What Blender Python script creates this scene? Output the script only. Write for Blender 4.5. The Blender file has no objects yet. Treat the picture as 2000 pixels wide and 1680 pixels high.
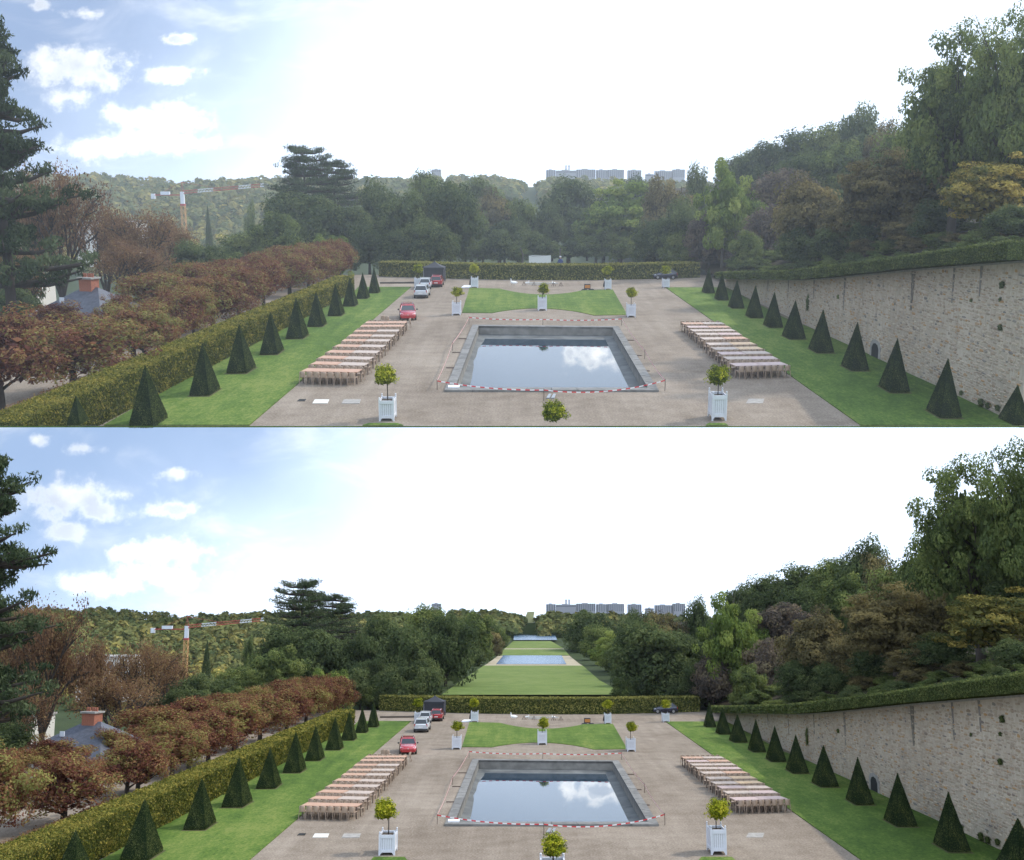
import bpy, bmesh, math, random
import numpy as np
from mathutils import Matrix, Vector

# ------------------------------------------------------------------ camera, sky, sun, exposure
SC = bpy.context.scene
COL = SC.collection
F = 2200.0            # focal length in pixels of the 2000 px wide photograph
H = 11.4              # eye height above the garden
S_UP = 11.0           # the hillside garden is far larger and farther away
P_LOW = math.atan(375 / F)
P_UP = -math.atan(473 / F)
TILT = P_LOW - P_UP
SUN_EL, SUN_AZ = math.radians(48), math.radians(72)   # azimuth measured clockwise from +Y

cd = bpy.data.cameras.new('camera'); cam = bpy.data.objects.new('camera', cd); COL.objects.link(cam)
cd.sensor_width = 36; cd.lens = 36 * F / 2000; cd.clip_start = 1; cd.clip_end = 40000
cam.location = (0, 0, H); cam.rotation_euler = (math.pi / 2 + P_LOW, 0, 0)
SC.camera = cam

sl = bpy.data.lights.new('sun', 'SUN'); sl.energy = 2.6; sl.angle = math.radians(1.2); sl.color = (1, .93, .82)
sun = bpy.data.objects.new('sun', sl); COL.objects.link(sun)
sdir = Vector((math.sin(SUN_AZ) * math.cos(SUN_EL), math.cos(SUN_AZ) * math.cos(SUN_EL), math.sin(SUN_EL)))
sun.rotation_euler = sdir.to_track_quat('Z', 'Y').to_euler()
sun.location = (300, 100, 400)

SC.view_settings.view_transform = 'Standard'; SC.view_settings.look = 'None'
SC.view_settings.exposure = 0.5; SC.view_settings.gamma = 1
SC.cycles.use_denoising = True
SC.cycles.adaptive_threshold = .02; SC.cycles.max_bounces = 5; SC.cycles.diffuse_bounces = 3; SC.cycles.glossy_bounces = 3
SC.cycles.transmission_bounces = 3; SC.cycles.transparent_max_bounces = 4; SC.cycles.volume_bounces = 1
SC.cycles.sample_clamp_indirect = 6


class Panel:
    """One of the two gardens: maps pixels of the photograph to points of the place."""
    def __init__(s, word, off, phi, M):
        s.word, s.off, s.phi, s.M = word, off, phi, M
        s.up = word == 'upper'
        s.tail = ', ' + word + ' garden'

    def ray(s, px, py):
        u, v = (px - 1000) / F, (840 - (py + s.off)) / F
        c, sn = math.cos(s.phi), math.sin(s.phi)
        return Vector((u, c - v * sn, sn + v * c))

    def g(s, px, py, z=0.0):
        d = s.ray(px, py); t = (z - H) / d.z
        return Vector((d.x * t, d.y * t, z))

    def at(s, px, py, y):
        d = s.ray(px, py); t = y / d.y
        return Vector((d.x * t, y, H + d.z * t))

    def mpp(s, px, py, y):
        """metres per photo pixel at depth y along this ray"""
        d = s.ray(px, py)
        return (y / d.y) / F


LOW = Panel('lower', 848, P_LOW, Matrix.Identity(4))
UPP = Panel('upper', 0, P_UP, Matrix.Translation((0, 0, H)) @ Matrix.Rotation(TILT, 4, 'X') @ Matrix.Scale(S_UP, 4) @ Matrix.Translation((0, 0, -H)))
PANELS = (UPP, LOW)
HX = 367              # eye level row in each picture


def build_world():
    w = bpy.data.worlds.new('World'); SC.world = w; w.use_nodes = True
    nt = w.node_tree; N = nt.nodes; L = nt.links; N.clear()

    def nd(t, **k):
        n = N.new(t)
        for a, b in k.items(): setattr(n, a, b)
        return n

    def mth(op, a, b=None, c=None, clamp=False):
        n = nd('ShaderNodeMath', operation=op, use_clamp=clamp)
        for i, x in enumerate((a, b, c)):
            if x is None: continue
            if isinstance(x, (int, float)): n.inputs[i].default_value = x
            else: L.new(x, n.inputs[i])
        return n.outputs[0]

    def mix(f, a, b):
        n = nd('ShaderNodeMix', data_type='RGBA')
        for i, x in ((0, f), (6, a), (7, b)):
            if isinstance(x, (int, float)): n.inputs[i].default_value = x
            elif isinstance(x, tuple): n.inputs[i].default_value = (*x, 1)
            else: L.new(x, n.inputs[i])
        return n.outputs[2]

    def ss(x, a, b):
        n = nd('ShaderNodeMapRange', interpolation_type='SMOOTHSTEP')
        L.new(x, n.inputs[0]); n.inputs[1].default_value = a; n.inputs[2].default_value = b
        return n.outputs[0]

    tc = nd('ShaderNodeTexCoord')
    sky = nd('ShaderNodeTexSky', sky_type='NISHITA', sun_disc=False)
    sky.sun_elevation = SUN_EL; sky.sun_rotation = SUN_AZ; sky.dust_density = 1.5; sky.air_density = 1.0; sky.ozone_density = 1.5
    lift = nd('ShaderNodeVectorMath', operation='MULTIPLY_ADD'); L.new(tc.outputs['Generated'], lift.inputs[0]); lift.inputs[1].default_value = (1, 1, .8); lift.inputs[2].default_value = (0, 0, .38)
    nrm = nd('ShaderNodeVectorMath', operation='NORMALIZE'); L.new(lift.outputs[0], nrm.inputs[0]); L.new(nrm.outputs[0], sky.inputs[0])
    sp = nd('ShaderNodeSeparateXYZ'); L.new(tc.outputs['Generated'], sp.inputs[0])
    X, Y, Z = sp.outputs
    ysafe = mth('MAXIMUM', Y, 0.05)
    u = mth('DIVIDE', X, ysafe); v = mth('DIVIDE', Z, ysafe)
    uv = nd('ShaderNodeCombineXYZ'); L.new(u, uv.inputs[0]); L.new(v, uv.inputs[1])
    no = nd('ShaderNodeTexNoise'); no.inputs['Scale'].default_value = 46; no.inputs['Detail'].default_value = 7; no.inputs['Roughness'].default_value = .62
    L.new(uv.outputs[0], no.inputs['Vector'])
    no2 = nd('ShaderNodeTexNoise'); no2.inputs['Scale'].default_value = 7; no2.inputs['Detail'].default_value = 4
    L.new(tc.outputs['Generated'], no2.inputs['Vector'])
    no3 = nd('ShaderNodeTexNoise'); no3.inputs['Scale'].default_value = 17; no3.inputs['Detail'].default_value = 5; L.new(uv.outputs[0], no3.inputs['Vector'])
    # bright cloud veil, widened out of view as added fill light; blue gap left
    ga, ge_ = math.radians(-52), math.radians(18)
    gx, gy, gz = math.sin(ga) * math.cos(ge_), math.cos(ga) * math.cos(ge_), math.sin(ge_)
    side = mth('ADD', mth('ADD', mth('MULTIPLY', X, gx), mth('MULTIPLY', Y, gy)), mth('MULTIPLY', Z, gz))
    layer = mth('ADD', mth('MULTIPLY', Z, .55), mth('MULTIPLY', ss(Z, .2, .34), -.24))
    k = mth('ADD', mth('ADD', side, layer), mth('MULTIPLY', mth('SUBTRACT', no2.outputs[0], .5), .14))
    veil = ss(k, .93, .68)
    col = mix(veil, sky.outputs[0], (6.5, 7.6, 9.2))
    # single clouds
    amount = 0.0; rim = 0.0
    for (bu, bv, ru, rv, g) in cloud_blobs():
        sub = nd('ShaderNodeVectorMath', operation='SUBTRACT'); L.new(uv.outputs[0], sub.inputs[0]); sub.inputs[1].default_value = (bu, bv, 0)
        mul = nd('ShaderNodeVectorMath', operation='MULTIPLY'); L.new(sub.outputs[0], mul.inputs[0]); mul.inputs[1].default_value = (1 / ru, 1 / rv, 0)
        ln = nd('ShaderNodeVectorMath', operation='LENGTH'); L.new(mul.outputs[0], ln.inputs[0])
        e = mth('ADD', ln.outputs['Value'], mth('MULTIPLY', mth('SUBTRACT', no.outputs[0], .5), 3.2))
        a = mth('MULTIPLY', ss(e, 1.3, .1), g)
        amount = mth('MAXIMUM', amount, a)
    wisp = nd('ShaderNodeTexNoise'); wisp.inputs['Scale'].default_value = 9; wisp.inputs['Detail'].default_value = 8; wisp.inputs['Roughness'].default_value = .6; wisp.inputs['Distortion'].default_value = .6
    wm = nd('ShaderNodeMapping'); wm.inputs['Scale'].default_value = (1, 2.2, 1); L.new(uv.outputs[0], wm.inputs[0]); L.new(wm.outputs[0], wisp.inputs['Vector'])
    amount = mth('MAXIMUM', amount, mth('MULTIPLY', mth('MULTIPLY', ss(wisp.outputs[0], .46, .78), .5), mth('SUBTRACT', 1.0, veil)))
    front = ss(Y, .05, .2)
    amount = mth('MULTIPLY', amount, front)
    body = ss(amount, .55, 1.0)
    lit = mix(veil, (5.3, 5.35, 5.4), (17, 17, 16.5))
    dark = mix(veil, (3.3, 3.5, 3.9), (7.4, 8.2, 9.4))
    ccol = mix(mth('MULTIPLY', body, ss(no3.outputs[0], .38, .60)), lit, dark)
    col = mix(mth('MULTIPLY', amount, .95), col, ccol)
    bg = nd('ShaderNodeBackground'); bg.inputs[1].default_value = 0.15
    L.new(col, bg.inputs[0])
    o = nd('ShaderNodeOutputWorld'); L.new(bg.outputs[0], o.inputs[0])


def cloud_blobs():
    sky = [(75, 10, 22, 13, 1), (165, 27, 34, 12, .95), (348, 76, 34, 13, 1), (140, 130, 112, 42, 1), (200, 150, 60, 25, .9), (335, 146, 58, 18, .9), (130, 190, 55, 24, .85),
           (265, 228, 70, 24, .9), (330, 235, 90, 40, .7), (190, 290, 95, 26, .8), (300, 275, 110, 30, .7)]
    pool = [(1112, 688, 20, 30, 1), (1050, 668, 60, 9, .9), (1165, 690, 48, 36, 1), (1190, 668, 40, 26, 1)]
    out = []
    for P in PANELS:
        R = P.M.to_3x3().normalized()
        for lst, sg in ((sky, 1), (pool, -1)):
            for (x, y, rx, ry, g) in lst:
                def uv(a, b):
                    d = P.ray(a, b); d.z *= sg; d = R @ d
                    return d.x / d.y, d.z / d.y
                a = uv(x, y); b = uv(x + rx, y); c = uv(x, y - ry)
                out.append((a[0], a[1], abs(b[0] - a[0]), abs(c[1] - a[1]), g))
    # the lower vista pond gets no clouds; its sky blue is painted on
    return out


build_world()

# ------------------------------------------------------------------ helpers
rng = np.random.default_rng(7)
random.seed(7)
ORD = ['first', 'second', 'third', 'fourth', 'fifth', 'sixth', 'seventh', 'eighth', 'ninth', 'tenth', 'eleventh', 'twelfth', 'thirteenth', 'fourteenth', 'fifteenth', 'sixteenth',
       'seventeenth', 'eighteenth', 'nineteenth', 'twentieth', 'twenty-first', 'twenty-second', 'twenty-third', 'twenty-fourth', 'twenty-fifth', 'twenty-sixth', 'twenty-seventh', 'twenty-eighth', 'twenty-ninth', 'thirtieth']
MATS = {}


def simple(name, col, rough=.7, metal=0, var=0, scale=8, col2=None, spec=.5, ior=None, coat=0, objrand=0):
    if name in MATS: return MATS[name]
    m = bpy.data.materials.new(name); m.use_nodes = True; nt = m.node_tree; b = nt.nodes['Principled BSDF']
    b.inputs['Base Color'].default_value = (*col, 1); b.inputs['Roughness'].default_value = rough; b.inputs['Metallic'].default_value = metal
    b.inputs['Specular IOR Level'].default_value = spec
    if ior: b.inputs['IOR'].default_value = ior
    if coat: b.inputs['Coat Weight'].default_value = coat; b.inputs['Coat Roughness'].default_value = .05
    if var or col2:
        tc = nt.nodes.new('ShaderNodeTexCoord'); n = nt.nodes.new('ShaderNodeTexNoise'); n.inputs['Scale'].default_value = scale; n.inputs['Detail'].default_value = 6
        nt.links.new(tc.outputs['Object'], n.inputs['Vector'])
        r = nt.nodes.new('ShaderNodeValToRGB'); c2 = col2 or tuple(min(1, c * (1 + var)) for c in col); c1 = col if col2 else tuple(c * (1 - var) for c in col)
        r.color_ramp.elements[0].position = .3; r.color_ramp.elements[1].position = .7
        r.color_ramp.elements[0].color = (*c1, 1); r.color_ramp.elements[1].color = (*c2, 1)
        f = n.outputs[0]
        if objrand:
            oi = nt.nodes.new('ShaderNodeObjectInfo'); ma = nt.nodes.new('ShaderNodeMath'); ma.operation = 'MULTIPLY_ADD'
            nt.links.new(oi.outputs['Random'], ma.inputs[0]); ma.inputs[1].default_value = objrand; nt.links.new(f, ma.inputs[2]); 
            mb = nt.nodes.new('ShaderNodeMath'); mb.operation = 'SUBTRACT'; nt.links.new(ma.outputs[0], mb.inputs[0]); mb.inputs[1].default_value = objrand / 2
            f = mb.outputs[0]
        nt.links.new(f, r.inputs[0]); nt.links.new(r.outputs[0], b.inputs['Base Color'])
    MATS[name] = m
    return m


def ground_mat(name, stops, scales, rough=.95, stretch=(1, 1, 1)):
    """mix of several noise scales through one ramp"""
    if name in MATS: return MATS[name]
    m = bpy.data.materials.new(name); m.use_nodes = True; nt = m.node_tree; b = nt.nodes['Principled BSDF']
    b.inputs['Roughness'].default_value = rough; b.inputs['Specular IOR Level'].default_value = .15
    tc = nt.nodes.new('ShaderNodeTexCoord'); mp = nt.nodes.new('ShaderNodeMapping'); mp.inputs['Scale'].default_value = stretch
    nt.links.new(tc.outputs['Object'], mp.inputs[0])
    acc = None
    for sc_ in scales:
        s, wgt = sc_[:2]; n = nt.nodes.new('ShaderNodeTexNoise'); n.inputs['Scale'].default_value = s; n.inputs['Detail'].default_value = 5; n.inputs['Roughness'].default_value = .65
        if len(sc_) > 2:
            m2 = nt.nodes.new('ShaderNodeMapping'); m2.inputs['Scale'].default_value = sc_[2]; m2.inputs['Rotation'].default_value = (0, 0, sc_[3]); nt.links.new(tc.outputs['Object'], m2.inputs[0]); nt.links.new(m2.outputs[0], n.inputs['Vector'])
        else: nt.links.new(mp.outputs[0], n.inputs['Vector'])
        ma = nt.nodes.new('ShaderNodeMath'); ma.operation = 'MULTIPLY_ADD'; nt.links.new(n.outputs[0], ma.inputs[0]); ma.inputs[1].default_value = wgt
        if acc is None: ma.inputs[2].default_value = 0
        else: nt.links.new(acc, ma.inputs[2])
        acc = ma.outputs[0]
    r = nt.nodes.new('ShaderNodeValToRGB'); cr = r.color_ramp
    while len(cr.elements) < len(stops): cr.elements.new(.5)
    for e, (p, c) in zip(cr.elements, stops): e.position = p; e.color = (*c, 1)
    nt.links.new(acc, r.inputs[0]); nt.links.new(r.outputs[0], b.inputs['Base Color'])
    MATS[name] = m
    return m


def leaf_mat(name, cols, trans=.45, rnd=.35, obj=.25):
    """foliage: colour from clump tint + leaf island + individual tree; a share of the light passes through"""
    if name in MATS: return MATS[name]
    m = bpy.data.materials.new(name); m.use_nodes = True; nt = m.node_tree; N = nt.nodes; L = nt.links; N.clear()
    at = N.new('ShaderNodeAttribute'); at.attribute_name = 'tint'
    ge = N.new('ShaderNodeNewGeometry'); oi = N.new('ShaderNodeObjectInfo')
    a = N.new('ShaderNodeMath'); a.operation = 'MULTIPLY_ADD'; L.new(ge.outputs['Random Per Island'], a.inputs[0]); a.inputs[1].default_value = rnd; L.new(at.outputs['Fac'], a.inputs[2])
    c = N.new('ShaderNodeMath'); c.operation = 'MULTIPLY_ADD'; L.new(oi.outputs['Random'], c.inputs[0]); c.inputs[1].default_value = obj; L.new(a.outputs[0], c.inputs[2])
    d = N.new('ShaderNodeMath'); d.operation = 'SUBTRACT'; L.new(c.outputs[0], d.inputs[0]); d.inputs[1].default_value = (rnd + obj) / 2
    r = N.new('ShaderNodeValToRGB'); cr = r.color_ramp
    while len(cr.elements) < len(cols): cr.elements.new(.5)
    for i, (e, col) in enumerate(zip(cr.elements, cols)): e.position = i / (len(cols) - 1); e.color = (*col, 1)
    L.new(d.outputs[0], r.inputs[0])
    di = N.new('ShaderNodeBsdfDiffuse'); tr = N.new('ShaderNodeBsdfTranslucent'); mx = N.new('ShaderNodeMixShader'); mx.inputs[0].default_value = trans
    L.new(r.outputs[0], di.inputs[0]); L.new(r.outputs[0], tr.inputs[0]); L.new(di.outputs[0], mx.inputs[1]); L.new(tr.outputs[0], mx.inputs[2])
    o = N.new('ShaderNodeOutputMaterial'); L.new(mx.outputs[0], o.inputs[0])
    MATS[name] = m
    return m


def quads_mesh(name, V, Q, mat, tint=None, smooth=False):
    """mesh from numpy vertices and quads (n,4)"""
    me = bpy.data.meshes.new(name); n = len(Q)
    me.vertices.add(len(V)); me.vertices.foreach_set('co', np.asarray(V, np.float32).ravel())
    me.loops.add(n * 4); me.loops.foreach_set('vertex_index', np.asarray(Q, np.int32).ravel())
    me.polygons.add(n); me.polygons.foreach_set('loop_start', np.arange(0, n * 4, 4, dtype=np.int32)); me.polygons.foreach_set('loop_total', np.full(n, 4, np.int32))
    if smooth: me.polygons.foreach_set('use_smooth', np.ones(n, bool))
    if tint is not None:
        a = me.attributes.new('tint', 'FLOAT', 'POINT'); a.data.foreach_set('value', np.asarray(tint, np.float32))
    me.update(calc_edges=True)
    me.materials.append(mat)
    return me


def leaves_mesh(name, C, Nn, size, mat, tint, aspect=.6, seed=0):
    r = np.random.default_rng(seed); n = len(C)
    Nn = Nn / (np.linalg.norm(Nn, axis=1, keepdims=True) + 1e-9)
    t = r.normal(size=(n, 3)); t -= (t * Nn).sum(1, keepdims=True) * Nn; t /= np.linalg.norm(t, axis=1, keepdims=True) + 1e-9
    b = np.cross(Nn, t); s = np.broadcast_to(np.asarray(size, float).reshape(-1, 1), (n, 1))
    V = np.empty((n, 4, 3)); V[:, 0] = C - t * s; V[:, 1] = C + b * s * aspect; V[:, 2] = C + t * s + Nn * s * .15; V[:, 3] = C - b * s * aspect
    Q = np.arange(n * 4).reshape(n, 4)
    return quads_mesh(name, V.reshape(-1, 3), Q, mat, np.repeat(tint, 4))


class MB:
    """collects simple solids into one mesh"""
    def __init__(s): s.v = []; s.f = []; s.mi = []; s.cur = 0

    def add(s, vs, fs):
        o = len(s.v); s.v += [tuple(v) for v in vs]; s.f += [tuple(i + o for i in f) for f in fs]; s.mi += [s.cur] * len(fs)
        return s

    def box(s, x0, x1, y0, y1, z0, z1):
        return s.add([(x0, y0, z0), (x1, y0, z0), (x1, y1, z0), (x0, y1, z0), (x0, y0, z1), (x1, y0, z1), (x1, y1, z1), (x0, y1, z1)],
                     [(0, 3, 2, 1), (4, 5, 6, 7), (0, 1, 5, 4), (1, 2, 6, 5), (2, 3, 7, 6), (3, 0, 4, 7)])

    def hexa(s, b, t):
        """bottom ring and top ring of equal count"""
        n = len(b)
        return s.add(list(b) + list(t), [tuple(range(n - 1, -1, -1)), tuple(range(n, 2 * n))] + [(i, (i + 1) % n, n + (i + 1) % n, n + i) for i in range(n)])

    def tube(s, pts, rad, sides=6, cap=True):
        pts = [Vector(p) for p in pts]; rings = []
        for i, p in enumerate(pts):
            d = (pts[min(i + 1, len(pts) - 1)] - pts[max(i - 1, 0)]).normalized()
            a = d.orthogonal().normalized() if abs(d.z) > .95 else d.cross(Vector((0, 0, 1))).normalized()
            c = d.cross(a); r = rad[i] if isinstance(rad, (list, tuple)) else rad
            rings.append([p + (a * math.cos(2 * math.pi * k / sides) + c * math.sin(2 * math.pi * k / sides)) * r for k in range(sides)])
        vs = [v for ring in rings for v in ring]; fs = []
        for i in range(len(pts) - 1):
            for k in range(sides):
                k2 = (k + 1) % sides
                fs.append((i * sides + k, i * sides + k2, (i + 1) * sides + k2, (i + 1) * sides + k))
        if cap: fs += [tuple(range(sides - 1, -1, -1)), tuple(range((len(pts) - 1) * sides, len(pts) * sides))]
        return s.add(vs, fs)

    def ball(s, c, r, seg=8, rings=5):
        vs = []; fs = []
        for i in range(rings + 1):
            th = math.pi * i / rings
            for k in range(seg):
                a = 2 * math.pi * k / seg
                vs.append((c[0] + r * math.sin(th) * math.cos(a), c[1] + r * math.sin(th) * math.sin(a), c[2] + r * math.cos(th)))
        for i in range(rings):
            for k in range(seg):
                fs.append((i * seg + k, (i + 1) * seg + k, (i + 1) * seg + (k + 1) % seg, i * seg + (k + 1) % seg))
        return s.add(vs, fs)

    def mesh(s, name, *mats, smooth=False):
        me = bpy.data.meshes.new(name); me.from_pydata(s.v, [], s.f)
        for m in mats: me.materials.append(m)
        if len(mats) > 1: me.polygons.foreach_set('material_index', s.mi)
        bm = bmesh.new(); bm.from_mesh(me); bmesh.ops.recalc_face_normals(bm, faces=bm.faces); bm.to_mesh(me); bm.free()
        if smooth: me.polygons.foreach_set('use_smooth', [True] * len(me.polygons))
        me.update()
        return me


def tag(o, label=None, cat=None, group=None, kind=None):
    if label: o['label'] = label
    if cat: o['category'] = cat
    if group: o['group'] = group
    if kind: o['kind'] = kind
    return o


def local(loc=(0, 0, 0), rz=0, scale=(1, 1, 1)):
    if isinstance(scale, (int, float)): scale = (scale,) * 3
    return Matrix.LocRotScale(Vector(loc), Matrix.Rotation(rz, 3, 'Z'), Vector(scale))


def put(P, name, data, loc=(0, 0, 0), rz=0, scale=(1, 1, 1)):
    o = bpy.data.objects.new(name, data); COL.objects.link(o)
    o.matrix_world = P.M @ local(loc, rz, scale)
    return o


def part(parent, name, data, loc=(0, 0, 0), rz=0, scale=(1, 1, 1)):
    o = bpy.data.objects.new(name, data); COL.objects.link(o)
    o.parent = parent; o.matrix_local = local(loc, rz, scale)
    return o


def thing(P, name, parts, label, cat, group=None, loc=(0, 0, 0), rz=0, scale=(1, 1, 1)):
    """parts: list of (name, mesh[, loc[, rz]]) or nested [(name, mesh), subparts]"""
    t = put(P, name, None, loc, rz, scale); t.empty_display_size = .2
    tag(t, label, cat, group)
    for p in parts:
        if isinstance(p, list):
            q = part(t, *p[0])
            for c in p[1]: part(q, *c)
        else: part(t, *p)
    return t


def struct(P, name, me):
    return tag(put(P, name, me), kind='structure')


def sstep(a, b, x):
    t = min(1, max(0, (x - a) / (b - a))); return t * t * (3 - 2 * t)


def interp(x, tab):
    if x <= tab[0][0]: return tab[0][1]
    for (a, b), (c, d) in zip(tab, tab[1:]):
        if x <= c: return b + (d - b) * (x - a) / (c - a)
    return tab[-1][1]


# ------------------------------------------------------------------ materials
M_GRAVEL = ground_mat('gravel', [(.41, (.14, .108, .08)), (.5, (.225, .183, .143)), (.585, (.315, .264, .212))], [(.09, .24), (.7, .18), (9, .42), (.5, .08, (3.2, .12, 1), .12), (.6, .08, (2.6, .1, 1), -.3)])
M_LAWN = ground_mat('lawn_grass', [(.425, (.045, .085, .014)), (.5, (.082, .138, .022)), (.57, (.155, .19, .045))], [(.11, .3), (.9, .22), (8, .34), (.5, .14, (2.4, .06, 1), 0)], stretch=(1, .5, 1))
M_PARK = ground_mat('park_grass', [(.3, (.022, .032, .012)), (.5, (.035, .05, .018)), (.7, (.055, .072, .026))], [(.05, .5), (.6, .3), (6, .2)])
M_SOIL = ground_mat('woodland_floor', [(.3, (.018, .015, .009)), (.5, (.032, .024, .013)), (.7, (.05, .042, .02))], [(.2, .5), (3, .5)])
M_SAND = ground_mat('sandy_walk', [(.3, (.3, .25, .17)), (.7, (.42, .37, .27))], [(.3, .5), (5, .5)])
M_STONE = simple('pale_stone', (.30, .28, .255), .9, var=.22, scale=3)
M_COPING = simple('pool_coping_stone', (.17, .165, .155), .85, var=.25, scale=2.5, objrand=.25)
M_BASIN = simple('pool_basin_concrete', (.055, .06, .062), .8, scale=.8, col2=(.15, .155, .15))
M_WHITE = simple('white_paint', (.62, .63, .67), .5, var=.05, scale=6)
M_EDGE = simple('white_render', (.86, .86, .86), .8, var=.02, scale=2)
M_BARK = simple('bark', (.045, .035, .028), .95, var=.4, scale=20)
M_BARK2 = simple('pale_bark', (.10, .09, .075), .95, var=.35, scale=20)
M_CORE = simple('leaf_core', (.012, .018, .008), 1, spec=0)
M_YEWCORE = simple('yew_core', (.012, .02, .009), 1, spec=0)
M_HEDGECORE = simple('hedge_core', (.04, .05, .015), 1, spec=0)
M_DARK = simple('dark_opening', (.012, .012, .012), .9)
M_IRON = simple('rusty_iron', (.09, .06, .045), .7, var=.3, scale=30)
M_TYRE = simple('tyre_rubber', (.02, .02, .02), .8)
M_RIM = simple('alloy_rim', (.45, .46, .48), .3, 1)
M_GLASS = simple('car_glass', (.02, .025, .03), .08, spec=.6)
M_HEAD = simple('headlamp_glass', (.75, .78, .8), .1, spec=.8)
M_TAIL = simple('tail_lamp', (.35, .01, .01), .15, spec=.7)
M_PLATE = simple('number_plate', (.7, .7, .68), .5)
M_TRIM = simple('black_trim', (.02, .02, .022), .5)
M_CHROME = simple('chrome_trim', (.7, .7, .72), .2, 1)
M_TENT = simple('black_canvas', (.022, .024, .032), .75, var=.15, scale=3)
M_WATER = simple('still_water', (.012, .032, .055), .0, spec=.5, ior=1.19)
M_CHAIR = simple('tan_plastic', (.37, .275, .205), .45, var=.05)
M_RED = simple('red_car_paint', (.36, .012, .018), .25, coat=.8)
M_SILVER = simple('silver_car_paint', (.52, .53, .55), .28, coat=.6)
M_NAVY = simple('navy_car_paint', (.012, .015, .035), .25, coat=.8)
M_SLATE = simple('slate_roof', (.07, .075, .095), .55, var=.3, scale=4)
M_BRICK = simple('red_brick', (.30, .11, .065), .9, var=.25, scale=12)
M_PLASTER = simple('pale_plaster', (.6, .57, .52), .9, var=.08)
M_CITY = simple('city_concrete', (.36, .36, .38), .9, var=.05, scale=.2, objrand=.3)
M_CITYDARK = simple('city_windows', (.11, .12, .15), .5)
M_CRANEY = simple('crane_yellow', (.5, .27, .1), .6)
M_CRANER = simple('crane_red', (.36, .05, .04), .6)
M_CLOTH = simple('white_cloth', (.62, .62, .6), .9, var=.06)
M_COAT = simple('dark_cloth', (.012, .012, .018), .9)
L_DARK = leaf_mat('leaf_dark_green', [(.043, .061, .032), (.076, .104, .047), (.119, .151, .061), (.180, .208, .082)])
L_GREEN = leaf_mat('leaf_green', [(.059, .080, .035), (.108, .143, .052), (.166, .205, .066), (.244, .270, .086)])
L_LIGHT = leaf_mat('leaf_light_green', [(.082, .121, .036), (.154, .211, .055), (.244, .300, .073), (.341, .373, .106)], .45)
L_BROWN = leaf_mat('leaf_brown_green', [(.078, .073, .046), (.148, .128, .062), (.217, .182, .084), (.305, .244, .101)])
L_PURPLE = leaf_mat('leaf_purple_brown', [(.079, .073, .066), (.131, .108, .091), (.200, .153, .108), (.256, .218, .127)])
L_GOLD = leaf_mat('leaf_olive_gold', [(.084, .098, .037), (.198, .184, .056), (.353, .282, .072), (.564, .423, .113)], .4)
L_RUST = leaf_mat('leaf_rust', [(.099, .059, .040), (.174, .099, .059), (.239, .141, .076), (.297, .207, .096)], .4, rnd=.5)
L_RED = leaf_mat('leaf_autumn_red', [(.084, .034, .029), (.180, .072, .050), (.252, .120, .062), (.288, .228, .084), (.240, .240, .072)], .4, rnd=.6, obj=.35)
L_PINE = leaf_mat('pine_needles', [(.026, .041, .022), (.050, .070, .036), (.079, .102, .050), (.114, .134, .067)], .15)
L_YEW = leaf_mat('yew_leaf', [(.016, .025, .011), (.039, .055, .021), (.076, .094, .032), (.127, .140, .046)], .1, rnd=.7, obj=.1)
L_HEDGE = leaf_mat('hedge_leaf', [(.045, .055, .014), (.105, .115, .026), (.19, .18, .04), (.32, .26, .06)], .3, rnd=.9, obj=0)
L_HEDGE2 = leaf_mat('clipped_hornbeam_leaf', [(.066, .072, .024), (.132, .138, .040), (.209, .198, .055), (.352, .319, .094)], .25, rnd=.7, obj=0)
L_HEDGE3 = leaf_mat('dark_hedge_leaf', [(.042, .060, .024), (.078, .102, .036), (.120, .144, .048), (.180, .198, .066)], .25, rnd=.7, obj=0)
L_ORANGE = leaf_mat('orange_tree_leaf', [(.07, .1, .012), (.2, .24, .02), (.4, .42, .03), (.6, .55, .06)], .45, rnd=.8, obj=.3)
L_FAR = leaf_mat('far_wood_leaf', [(.083, .108, .047), (.158, .179, .068), (.262, .235, .083), (.456, .372, .097)], .3, rnd=.25, obj=0)


# ------------------------------------------------------------------ foliage generators (unit size: width 1, height 1)
def unit(n, r):
    d = r.normal(size=(n, 3)); return d / np.linalg.norm(d, axis=1, keepdims=True)


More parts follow.
